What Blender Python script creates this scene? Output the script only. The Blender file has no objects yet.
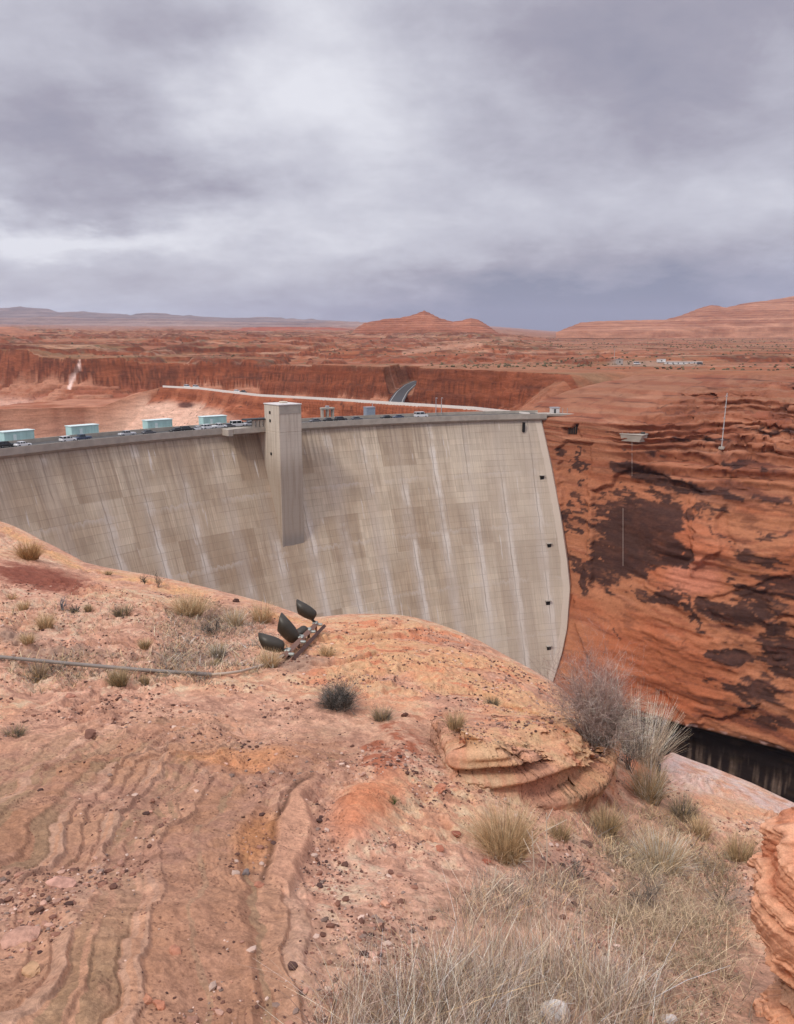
import bpy, math, random
import numpy as np
random.seed(7); rng = np.random.default_rng(11)
S = bpy.context.scene
COL = S.collection
R_ = math.radians
# ------------------------------------------------------------------ camera numbers (eye at the origin)
F, HY = 790.0, 348.0
PIT = math.atan((512 - HY) / F); CP, SP = math.cos(PIT), math.sin(PIT)
def ray(px, py):
    u = (px - 397) / F; v = (512 - py) / F
    return np.array([u, CP + v * SP, -SP + v * CP])
def proj(x, y, z):
    d = y * CP - z * SP; d = np.where(d < .05, .05, d)
    return 397 + F * x / d, 512 - F * (y * SP + z * CP) / d
def atz(px, py, z):
    d = ray(px, py); return d * (z / d[2])
def aty(px, py, Y):
    d = ray(px, py); return d * (Y / d[1])
def lin(r, g, b):
    f = lambda c: ((c / 255 + .055) / 1.055) ** 2.4 if c > 10 else c / 255 / 12.92
    return (f(r), f(g), f(b))
# ------------------------------------------------------------------ noise
def _h(i, j, k=0, seed=0):
    n = (i.astype(np.int64) * 374761393 + j.astype(np.int64) * 668265263 + np.asarray(k, dtype=np.int64) * 2147483647 + seed * 144665) & 0xffffffff
    n = ((n ^ (n >> 13)) * 1274126177) & 0xffffffff
    n = ((n ^ (n >> 16)) * 2246822519) & 0xffffffff
    return ((n ^ (n >> 15)) & 0xffff) / 65535.0
def vn(x, y, seed=0):
    x = np.asarray(x, float); y = np.asarray(y, float)
    i = np.floor(x); j = np.floor(y); a = x - i; b = y - j
    a = a * a * a * (a * (a * 6 - 15) + 10); b = b * b * b * (b * (b * 6 - 15) + 10)
    h = lambda p, q: _h(i + p, j + q, 0, seed)
    return (h(0, 0) * (1 - a) + h(1, 0) * a) * (1 - b) + (h(0, 1) * (1 - a) + h(1, 1) * a) * b
def fbm(x, y, o=4, seed=0, gain=.5, ridge=False):
    t = 0; amp = 1; n = 0
    for k in range(o):
        v = vn(x, y, seed + k * 17) * 2 - 1
        if ridge: v = 1 - 2 * np.abs(v)
        t = t + amp * v; n += amp; amp *= gain
        x, y = x * 1.93 + y * .53 + 3.1, y * 1.93 - x * .53 + 1.7
    return t / n
def sst(a, b, x):
    t = np.clip((x - a) / (b - a), 0, 1); return t * t * (3 - 2 * t)
def ell(px, py, cx, cy, rx, ry, rot=0):
    c, s = math.cos(R_(rot)), math.sin(R_(rot)); dx, dy = px - cx, py - cy
    return np.sqrt(((dx * c + dy * s) / rx) ** 2 + ((-dx * s + dy * c) / ry) ** 2)
def polysd(px, py, pts):                # signed distance to a polygon, positive inside
    d = np.full(np.shape(px), 1e9); ins = np.zeros(np.shape(px), bool); n = len(pts)
    for i in range(n):
        x0, y0 = pts[i]; x1, y1 = pts[(i + 1) % n]
        ex, ey = x1 - x0, y1 - y0; wx, wy = px - x0, py - y0
        t = np.clip((wx * ex + wy * ey) / (ex * ex + ey * ey + 1e-12), 0, 1)
        d = np.minimum(d, (wx - ex * t) ** 2 + (wy - ey * t) ** 2)
        if y0 != y1:
            c = ((y0 > py) != (y1 > py)) & (px < ex * (py - y0) / ey + x0)
            ins ^= c
    return np.where(ins, 1, -1) * np.sqrt(d)
def lined(x, y, pts):                   # distance to a polyline, and fraction along it
    d = np.full(np.shape(x), 1e9); fr = np.zeros(np.shape(x))
    n = len(pts) - 1
    for i in range(n):
        x0, y0 = pts[i][:2]; x1, y1 = pts[i + 1][:2]
        ex, ey = x1 - x0, y1 - y0
        t = np.clip(((x - x0) * ex + (y - y0) * ey) / (ex * ex + ey * ey), 0, 1)
        q = np.hypot(x - x0 - ex * t, y - y0 - ey * t)
        fr = np.where(q < d, (i + t) / n, fr); d = np.minimum(d, q)
    return d, fr
# ------------------------------------------------------------------ objects
def tag(o, label=None, cat=None, group=None, kind=None):
    for k, v in (('label', label), ('category', cat), ('group', group), ('kind', kind)):
        if v: o[k] = v
    return o
def link(name, me, mat=None, parent=None, loc=None):
    o = bpy.data.objects.new(name, me); COL.objects.link(o)
    if mat: me.materials.append(mat)
    if parent: o.parent = parent
    if loc is not None: o.location = loc
    return o
def empty(name, loc=(0, 0, 0), rz=0):
    o = bpy.data.objects.new(name, None); COL.objects.link(o); o.location = loc; o.rotation_euler = (0, 0, rz); return o
def setcol(me, col, name='Col'):
    at = me.attributes.new(name, 'FLOAT_COLOR', 'POINT')
    c = np.ones((len(me.vertices), 4), np.float32); c[:, :3] = col; at.data.foreach_set('color', c.ravel())
def setvec(me, v, name):
    at = me.attributes.new(name, 'FLOAT_VECTOR', 'POINT'); at.data.foreach_set('vector', np.asarray(v, np.float32).ravel())
def mesh_np(name, V, Q, smooth=True):   # Q : (n,4) or (n,3)
    me = bpy.data.meshes.new(name); V = np.asarray(V, np.float32); Q = np.asarray(Q, np.int32); k = Q.shape[1]
    me.vertices.add(len(V)); me.vertices.foreach_set('co', V.ravel())
    me.loops.add(Q.size); me.loops.foreach_set('vertex_index', Q.ravel())
    me.polygons.add(len(Q)); me.polygons.foreach_set('loop_start', np.arange(0, Q.size, k, dtype=np.int32))
    me.polygons.foreach_set('use_smooth', np.full(len(Q), smooth)); me.update(calc_edges=True); return me
def grid(name, P, col=None, smooth=True, flip=False):
    n, m = P.shape[:2]; i = np.arange(n * m).reshape(n, m)
    Q = np.stack([i[:-1, :-1], i[:-1, 1:], i[1:, 1:], i[1:, :-1]], -1).reshape(-1, 4)
    if flip: Q = Q[:, ::-1]
    me = mesh_np(name, P.reshape(-1, 3), Q, smooth)
    if col is not None: setcol(me, col.reshape(-1, 3))
    return me
class MB:
    def __init__(s): s.v = []; s.f = []
    def add(s, V, Fs):
        b = len(s.v); s.v += [tuple(map(float, p)) for p in V]; s.f += [tuple(i + b for i in f) for f in Fs]; return s
    def box(s, c, d, rz=0, bev=0.0, top=1.0):
        x, y, z = d[0] / 2, d[1] / 2, d[2] / 2; co, si = math.cos(rz), math.sin(rz)
        b = min(bev, x * .9, y * .9, z * .9)
        P = []
        if b <= 0:
            L = [(-z, [(-x, -y), (x, -y), (x, y), (-x, y)], 1), (z, [(-x, -y), (x, -y), (x, y), (-x, y)], top)]
        else:
            o = [(-x + b, -y), (x - b, -y), (x, -y + b), (x, y - b), (x - b, y), (-x + b, y), (-x, y - b), (-x, -y + b)]
            i2 = [(p * (1 - b / x), q * (1 - b / y)) for p, q in o]
            L = [(-z, i2, 1), (-z + b, o, 1), (z - b, o, top), (z, i2, top)]
        for h, ring, sc in L:
            for p, q in ring:
                p *= sc; q *= sc
                P.append((c[0] + p * co - q * si, c[1] + p * si + q * co, c[2] + h))
        n = len(L[0][1]); Fs = [tuple(range(n))[::-1], tuple(range(len(P) - n, len(P)))]
        for k in range(len(L) - 1):
            for a in range(n):
                Fs.append((k * n + a, k * n + (a + 1) % n, (k + 1) * n + (a + 1) % n, (k + 1) * n + a))
        return s.add(P, Fs)
    def tube(s, pts, r, n=8, cap=True):
        pts = [np.array(p, float) for p in pts]; rs = r if hasattr(r, '__len__') else [r] * len(pts)
        P = []; ref = np.array([0, 0, 1.0])
        for i, p in enumerate(pts):
            t = pts[min(i + 1, len(pts) - 1)] - pts[max(i - 1, 0)]; t /= np.linalg.norm(t) + 1e-9
            a = np.cross(t, ref)
            if np.linalg.norm(a) < .05: a = np.cross(t, np.array([1.0, 0, 0]))
            a /= np.linalg.norm(a); b = np.cross(t, a)
            for k in range(n):
                w = 2 * math.pi * k / n; P.append(p + rs[i] * (a * math.cos(w) + b * math.sin(w)))
        Fs = []
        for i in range(len(pts) - 1):
            for k in range(n): Fs.append((i * n + k, i * n + (k + 1) % n, (i + 1) * n + (k + 1) % n, (i + 1) * n + k))
        if cap: Fs += [tuple(range(n))[::-1], tuple(range(len(P) - n, len(P)))]
        return s.add(P, Fs)
    def mesh(s, name, smooth=False):
        me = bpy.data.meshes.new(name); me.from_pydata(s.v, [], s.f)
        if smooth: me.polygons.foreach_set('use_smooth', [True] * len(me.polygons))
        me.update(); return me
    def build(s, name, mat, parent=None, loc=None, smooth=False): return link(name, s.mesh(name, smooth), mat, parent, loc)
# ------------------------------------------------------------------ node helpers
class NT:
    def __init__(s, name, world=False):
        if world:
            s.w = bpy.data.worlds.new(name); s.w.use_nodes = True; s.t = s.w.node_tree
        else:
            s.m = bpy.data.materials.new(name); s.m.use_nodes = True; s.t = s.m.node_tree
        s.t.nodes.clear()
    def n(s, typ, **kw):
        nd = s.t.nodes.new(typ)
        for k, v in kw.items(): setattr(nd, k, v)
        return nd
    def put(s, sock, v):
        if v is None: return
        if isinstance(v, bpy.types.NodeSocket): s.t.links.new(v, sock)
        elif sock.type == 'RGBA' and hasattr(v, '__len__'): sock.default_value = (*v[:3], 1)
        else: sock.default_value = v
    def m_(s, op, a, b=None, c=None, clamp=False):
        nd = s.n('ShaderNodeMath', operation=op, use_clamp=clamp)
        for i, v in enumerate((a, b, c)): s.put(nd.inputs[i], v)
        return nd.outputs[0]
    def v_(s, op, a, b=None):
        nd = s.n('ShaderNodeVectorMath', operation=op); s.put(nd.inputs[0], a)
        if b is not None: s.put(nd.inputs[1], b)
        return nd.outputs[0]
    def noise(s, vec, scale, detail=4, rough=.55, dist=0, out=0):
        nd = s.n('ShaderNodeTexNoise'); s.put(nd.inputs['Vector'], vec); nd.inputs['Scale'].default_value = scale
        nd.inputs['Detail'].default_value = detail; nd.inputs['Roughness'].default_value = rough; nd.inputs['Distortion'].default_value = dist
        return nd.outputs[out]
    def vor(s, vec, scale, feature='F1', out=0, rnd=1):
        nd = s.n('ShaderNodeTexVoronoi', feature=feature); s.put(nd.inputs['Vector'], vec); nd.inputs['Scale'].default_value = scale
        nd.inputs['Randomness'].default_value = rnd
        return nd.outputs[out]
    def mr(s, v, a, b, c=0, d=1, smooth=True):
        nd = s.n('ShaderNodeMapRange', interpolation_type='SMOOTHSTEP' if smooth else 'LINEAR'); s.put(nd.inputs[0], v)
        for i, q in enumerate((a, b, c, d)): s.put(nd.inputs[i + 1], q)
        return nd.outputs[0]
    def mix(s, f, a, b, mode='MIX'):
        nd = s.n('ShaderNodeMix', data_type='RGBA', blend_type=mode); s.put(nd.inputs[0], f); s.put(nd.inputs[6], a); s.put(nd.inputs[7], b); return nd.outputs[2]
    def scale(s, col, f):
        nd = s.n('ShaderNodeVectorMath', operation='SCALE'); s.put(nd.inputs[0], col); s.put(nd.inputs['Scale'], f); return nd.outputs[0]
    def attr(s, name, out='Color'): return s.n('ShaderNodeAttribute', attribute_name=name).outputs[out]
    def pos(s): return s.n('ShaderNodeNewGeometry').outputs['Position']
    def obj(s): return s.n('ShaderNodeTexCoord').outputs['Object']
    def sep(s, v): nd = s.n('ShaderNodeSeparateXYZ'); s.put(nd.inputs[0], v); return nd.outputs
    def comb(s, x, y, z):
        nd = s.n('ShaderNodeCombineXYZ')
        for i, v in enumerate((x, y, z)): s.put(nd.inputs[i], v)
        return nd.outputs[0]
    def bump(s, h, strength=.5, dist=.1, normal=None):
        nd = s.n('ShaderNodeBump'); s.put(nd.inputs['Height'], h); nd.inputs['Strength'].default_value = strength; nd.inputs['Distance'].default_value = dist
        if normal is not None: s.put(nd.inputs['Normal'], normal)
        return nd.outputs[0]
    def bsdf(s, col, rough=.9, normal=None, metal=0, spec=.25, **kw):
        b = s.n('ShaderNodeBsdfPrincipled'); s.put(b.inputs['Base Color'], col); s.put(b.inputs['Roughness'], rough); s.put(b.inputs['Metallic'], metal)
        b.inputs['Specular IOR Level'].default_value = spec
        if normal is not None: s.put(b.inputs['Normal'], normal)
        o = s.n('ShaderNodeOutputMaterial'); s.t.links.new(b.outputs[0], o.inputs[0]); return s.m
def paint(name, c, rough=.5, metal=0, spec=.4, var=.12, scale=3.0):
    t = NT(name); f = t.noise(t.pos(), scale, 5); g = t.mr(f, .25, .75, 1 - var, 1 + var)
    return t.bsdf(t.scale(c, g), rough, None, metal, spec)
# ------------------------------------------------------------------ camera / render
cam = bpy.data.cameras.new('camera'); co = bpy.data.objects.new('camera', cam); COL.objects.link(co)
co.rotation_euler = (math.pi / 2 - PIT, 0, 0); cam.sensor_fit = 'VERTICAL'; cam.sensor_height = 24; cam.lens = F / 1024 * 24
cam.clip_start = .1; cam.clip_end = 60000; S.camera = co
S.render.engine = 'CYCLES'; S.cycles.use_denoising = True; S.cycles.max_bounces = 5; S.cycles.volume_bounces = 1; S.cycles.diffuse_bounces = 3
S.view_settings.view_transform = 'Standard'; S.view_settings.look = 'None'; S.view_settings.gamma = 1; S.view_settings.exposure = 0.28
# ------------------------------------------------------------------ sky
SUN_EL, SUN_AZ = 48, 222            # from behind and to the left
w = NT('World', True); S.world = w.w
d = w.sep(w.n('ShaderNodeTexCoord').outputs['Generated'])
dz = w.m_('MAXIMUM', d[2], 0.0)
k = w.m_('DIVIDE', 1.0, w.m_('ADD', dz, .30))
pl = w.comb(w.m_('MULTIPLY', d[0], k), w.m_('MULTIPLY', d[1], k), 0.0)
az = w.m_('MULTIPLY', w.m_('ARCTAN2', d[0], d[1]), 57.3); el = w.m_('MULTIPLY', w.m_('ARCSINE', d[2]), 57.3)
n1 = w.noise(pl, 1.6, 6, .5, .15); n2 = w.noise(w.v_('ADD', pl, (7.3, 2.1, 0)), 4.6, 8, .60, .2); n3 = w.noise(w.v_('MULTIPLY', pl, (.75, 1.3, 1)), 2.2, 8, .58, .3)
wa = w.m_('MULTIPLY_ADD', w.m_('SUBTRACT', w.noise(pl, 1.6, 6, .6), .5), 26.0, az)
we = w.m_('MULTIPLY_ADD', w.m_('SUBTRACT', w.noise(w.v_('ADD', pl, (3, 9, 0)), 2.0, 7, .6), .5), 8.5, el)
def blob(a, e, sa, se):
    p = w.m_('ADD', w.m_('POWER', w.m_('DIVIDE', w.m_('SUBTRACT', wa, a), sa), 2.0), w.m_('POWER', w.m_('DIVIDE', w.m_('SUBTRACT', we, e), se), 2.0))
    return w.m_('EXPONENT', w.m_('MULTIPLY', p, -1.0))
br = w.m_('MULTIPLY_ADD', w.m_('SUBTRACT', n1, .5), .58, .60)
br = w.m_('MULTIPLY_ADD', w.m_('SUBTRACT', n2, .5), .46, br)
br = w.m_('MULTIPLY_ADD', w.m_('SUBTRACT', n3, .5), .36, br)
for a, e, sa, se, q in ((-6, 16, 8, 8, .32), (18, 18, 12, 5, -.24), (-16, 19, 5, 1.8, -.16), (-21, 13, 9, 2.8, -.24), (-17, 9.6, 6, 1.2, -.16), (-20, 7.2, 9, 1.1, .36),
                         (14, 10, 10, 2.2, .05), (0, 8, 8, 3, .06), (13, 2.4, 14, 2.8, -.76), (-16, 3, 12, 2, .02)):
    br = w.m_('MULTIPLY_ADD', blob(a, e, sa, se), q, br)
br = w.m_('MAXIMUM', w.m_('MINIMUM', br, 1.0), .05)
rp = w.n('ShaderNodeValToRGB'); w.put(rp.inputs[0], br); els = rp.color_ramp.elements
els[0].position = .1; els[0].color = (*lin(130, 132, 152), 1); els[1].position = .95; els[1].color = (*lin(234, 234, 241), 1)
e2 = els.new(.42); e2.color = (*lin(166, 162, 176), 1); e3 = els.new(.66); e3.color = (*lin(199, 198, 209), 1)
lowb = w.mr(w.m_('ADD', el, w.m_('MULTIPLY', az, -.06)), 0.0, 6.0, 1, 0)
cl = w.mix(w.m_('MULTIPLY', lowb, .55), rp.outputs[0], w.mix(1.0, rp.outputs[0], (.70, .87, 1.14), 'MULTIPLY'))
sky = w.n('ShaderNodeTexSky', sky_type='NISHITA', sun_disc=False); sky.sun_elevation = R_(SUN_EL); sky.sun_rotation = R_(SUN_AZ)
b1 = w.n('ShaderNodeBackground'); w.put(b1.inputs[0], sky.outputs[0]); b1.inputs[1].default_value = .08
b2 = w.n('ShaderNodeBackground'); w.put(b2.inputs[0], cl)
# the cloud deck is brighter overhead than near the horizon
w.put(b2.inputs[1], w.mr(el, 21, 75, .84, 2.5))
mx = w.n('ShaderNodeMixShader'); mx.inputs[0].default_value = .93; w.t.links.new(b1.outputs[0], mx.inputs[1]); w.t.links.new(b2.outputs[0], mx.inputs[2])
wo = w.n('ShaderNodeOutputWorld'); w.t.links.new(mx.outputs[0], wo.inputs[0])
sl = bpy.data.lights.new('sun', 'SUN'); sl.energy = 1.5; sl.angle = R_(10); sl.color = (1, .95, .88)
so = bpy.data.objects.new('sun', sl); COL.objects.link(so)
sd = np.array([math.sin(R_(SUN_AZ)) * math.cos(R_(SUN_EL)), math.cos(R_(SUN_AZ)) * math.cos(R_(SUN_EL)), math.sin(R_(SUN_EL))])
from mathutils import Vector
so.rotation_euler = Vector(-sd).to_track_quat('-Z', 'Y').to_euler(); so.location = (0, 0, 60)
# haze
HZ = MB().box((0, 6600, 235), (34000, 17400, 950)); t = NT('haze')
pv = t.n('ShaderNodeVolumePrincipled'); pv.inputs['Color'].default_value = (.72, .81, 1.0, 1); pv.inputs['Density'].default_value = 3.4e-5; pv.inputs['Anisotropy'].default_value = .1
oo = t.n('ShaderNodeOutputMaterial'); t.t.links.new(pv.outputs[0], oo.inputs['Volume'])
tag(HZ.build('haze', t.m), kind='stuff')
# ================================================================== FOREGROUND GROUND
CPT = [  # px, py, distance
 (-250,1120,2.6),(100,1120,2.6),(397,1120,2.7),(620,1120,2.9),(850,1120,3.0),(1050,1120,3.0),
 (-200,1000,3.2),(0,1000,3.3),(200,1010,3.3),(397,1010,3.35),(560,1010,3.6),(700,1000,4.2),(790,1010,4.2),(1000,1010,4.2),
 (-200,900,4.3),(0,900,4.4),(150,900,4.45),(300,900,4.6),(420,900,5.0),(520,900,5.3),(620,900,6.3),(700,900,6.9),(790,910,6.6),(1000,910,6.6),
 (-200,800,6.2),(0,800,6.3),(150,800,6.4),(300,800,6.6),(400,815,6.9),(500,850,6.6),(560,840,7.3),(620,830,8.6),(700,845,8.9),(790,860,8.4),(1000,850,8.2),
 (0,720,8.9),(150,720,9.0),(300,720,9.4),(400,740,9.0),(470,775,8.3),(540,800,8.3),(600,800,8.8),(640,800,10.0),(700,800,11.0),(790,830,10.6),
 (-200,660,11.5),(0,660,12.0),(130,672,11.6),(230,672,11.9),(330,690,11.3),(420,690,11.2),(500,710,10.8),(560,740,10.2),
 (-200,600,16),(0,610,15.6),(80,612,15.8),(160,618,15.6),(240,640,14.6),(330,650,14.2),(420,650,14.4),(500,670,13.4),
 (0,560,21),(80,580,20.5),(145,590,19.6),(215,606,18.5),
 (-200,505,32),(0,523,29),(40,543,26),(85,566,23.5),(145,576,22.6),(220,594,20.4),(270,608,19.2),(310,622,17.8),(350,617,18.2),(400,617,18.0),(440,628,17.3),(480,645,16.6),(530,671,15.0),(560,690,14.2),
 (600,735,12.2),(630,768,11.4),(650,782,11.6),(672,762,13.2),(710,775,13.0),(750,790,12.6),(794,812,12.0),(1000,840,11.5)]
A = np.array([aty(*c) for c in CPT]); CX = A[:, :2]; CZ = A[:, 2]
def _U(r2): return .5 * r2 * np.log(r2 + 1e-9)
_n = len(CX); K = _U(((CX[:, None] - CX[None]) ** 2).sum(-1)) + np.eye(_n) * .06
Pm = np.c_[np.ones(_n), CX]; M = np.block([[K, Pm], [Pm.T, np.zeros((3, 3))]]); WT = np.linalg.solve(M, np.r_[CZ, 0, 0, 0])
def rbf(x, y):
    sh = np.shape(x); x = np.ravel(x); y = np.ravel(y); out = WT[_n] + WT[_n + 1] * x + WT[_n + 2] * y
    for i in range(_n): out = out + WT[i] * _U((x - CX[i, 0]) ** 2 + (y - CX[i, 1]) ** 2)
    return out.reshape(sh)
RIDGE = [(-250,505,33),(0,523,29),(40,543,26),(85,566,23.5),(145,576,22.6),(220,594,20.4),(270,608,19.2),(310,622,17.8),(350,617,18.2),(400,617,18.0),(440,628,17.3),(480,645,16.6),(530,671,15.0),(560,690,14.2),
         (600,735,12.2),(640,775,11.9),(672,762,13.2),(710,775,13.0),(750,790,12.6),(794,812,12.0),(1100,840,11.5)]
RA = np.array([aty(*c) for c in RIDGE]); RAZ = np.arctan2(RA[:, 0], RA[:, 1]); RRR = np.hypot(RA[:, 0], RA[:, 1])
LEDGE = [(452, 778), (480, 786), (520, 800), (566, 806), (600, 797), (616, 780), (606, 742), (560, 690), (440, 690), (430, 740)]
def gbase(x, y):
    r = np.hypot(x, y); azm = np.clip(np.arctan2(x, y), -1.05, 1.05); Rr = np.interp(azm, RAZ, RRR)
    rc = np.clip(r, 2.2, Rr * 1.12); xs, ys = rc * np.sin(azm), rc * np.cos(azm)
    z = rbf(xs, ys); dd = np.maximum(r - Rr * 1.02, 0)
    sl = np.interp(azm, [-1.0, -.62, -.45, 0, .5], [.25, .35, .9, 1.3, 2.2]); wd = 2.2
    z = z - sl * np.where(dd < wd, dd * dd / (2 * wd), dd - wd / 2)
    return np.maximum(z, -216), r, Rr
def ghf(x, y, full=False):
    z0, r, Rr = gbase(x, y)
    px, py = proj(x, y, z0); dd = r - Rr
    far = sst(0, -1, dd)
    a1 = fbm(x * .55, y * .55, 3, 3); a2 = fbm(x * 2.3, y * 2.3, 4, 5)
    z = z0 + far * (.16 * a1 + .045 * a2) * sst(1.5, 4, r)
    w1 = fbm(x * .5 + 9, y * .35, 3, 21)
    # cross bedding running away from the camera over the bare slope
    Sm = sst(-30, 40, polysd(px + 40 * w1, py, [(-400, 1300), (-400, 860), (60, 735), (200, 718), (420, 728), (330, 800), (300, 900), (300, 1300)])) * far
    bend = np.maximum(0, y - 6.2); w2 = fbm(x * 1.1 + 3, y * .5, 3, 29)
    q = (x + .1) / (1 + .045 * (y - 4)) - .11 * bend ** 2 + .50 * w1 + .10 * a2 + .12 * w2
    def stair(c):
        i = np.floor(c); f = c - i
        hgt = _h(i, i * 0 + 3, 0, 4)
        return f - sst(.84, .98, f) , hgt, i
    s1, h1, i1 = stair(q / .42 + 40); s2, h2, i2 = stair(q / .14 + 90 + 1.6 * a1); s3, h3, i3 = stair(q / .041 + 190 + 1.5 * a1)
    mod = .30 + .70 * sst(-.35, .15, fbm(x * .8, y * .3, 3, 31))
    z = z + Sm * mod * (1 - sst(-6, 10, polysd(px + 7 * a2, py, [(322, 776), (308, 800), (320, 830), (290, 893), (268, 880), (280, 820), (303, 782)]))) * (.055 * s1 * h1 + .050 * s2 * h2 * sst(-.35, .15, w2) + .010 * s3 * sst(.0, .35, fbm(x * 1.7, y * .8, 3, 35)))
    # bedding ledges of the knoll
    Kn = sst(-40, 30, polysd(px + 50 * a1, py + 14 * a2, [(300, 640), (360, 600), (480, 630), (620, 740), (600, 800), (470, 770), (440, 700), (330, 690)])) * sst(.6, -.6, dd)
    q2 = z0 * 1.0 + x * .20 + .16 * a1 + .05 * a2
    t1, g1, j1 = stair(q2 / .22 + 30); t2, g2, j2 = stair(q2 / .08 + 80)
    z = z + Kn * (.17 * (t1 - .3) * sst(.2, .6, g1) * sst(-.35, .15, fbm(x * .7, y * .7, 2, 71)) + .05 * t2 * g2)
    # slab, smooth red rock mounds, ledge
    sl = polysd(px + 7 * a2, py, [(322, 776), (308, 800), (320, 830), (290, 893), (268, 880), (280, 820), (303, 782)])
    Sl = sst(-3, 7, sl); z = z + Sl * .085
    m1 = sst(1.15, .2, ell(px + 14 * a1, py + 8 * a2, 372, 815, 62, 30, -28)); z = z + .12 * m1
    m2 = sst(1.2, .1, ell(px + 14 * a2, py, 395, 755, 34, 48, 20)); z = z + .08 * m2
    sdl = polysd(px + 10 * a2 + 14 * a1, py + 5 * a2, LEDGE)
    Ld = sst(-2, 7, sdl) * sst(696, 770, py); z = z + .52 * Ld
    # gully wall below the big bush and pale slope
    pk = sst(-16, 8, polysd(px + 10 * a1, py + 4 * a2, [(668, 748), (720, 762), (800, 800), (900, 860), (900, 835), (800, 835), (740, 808), (690, 790), (664, 770)])) * sst(1.5, 0, dd)
    z = z + .05 * pk
    # rough skin, coarser where gravel lies
    smooth = np.clip(Sl + m1 + .7 * m2 + .5 * Kn + .35 * Sm, 0, 1)
    rbm = sst(-.15, .3, fbm(x * .8 + 2, y * .8, 3, 45)) * (1 - .8 * smooth); rb = fbm(x * 7 + a2, y * 7, 3, 47); rb = rb * 5; pl_ = np.floor(rb) + sst(.35, .6, rb - np.floor(rb))
    z = z + far * rbm * .013 * pl_ * np.clip(r / 6, .5, 2)
    z = z + far * (1 - .65 * smooth) * (.026 * fbm(x * 8, y * 8, 3, 41) + .012 * np.maximum(0, fbm(x * 22, y * 22, 2, 43)))
    if not full: return z
    return z, dict(px=px, py=py, dd=dd, a1=a1, a2=a2, Sm=Sm, q=q, i2=i2, i3=i3, h2=h2, s2=s2, s1=s1, Kn=Kn, t1=t1, g1=g1, Sl=Sl, sl=sl, m1=m1, m2=m2, Ld=Ld, pk=pk, far=far, mod=mod)
def gz(x, y): return float(ghf(np.array([float(x)]), np.array([float(y)]))[0])
def hit(px, py):
    d0 = ray(px, py); t = np.exp(np.linspace(math.log(2.4), math.log(45), 2600)); x, y, z = d0[0] * t, d0[1] * t, d0[2] * t
    g = ghf(x, y); i = int(np.argmax(z < g))
    if i == 0: i = int(np.argmin(z - g))
    return np.array([x[i], y[i], g[i]])
LO = lambda *c: np.array(lin(*c)) * 1.0
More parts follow.
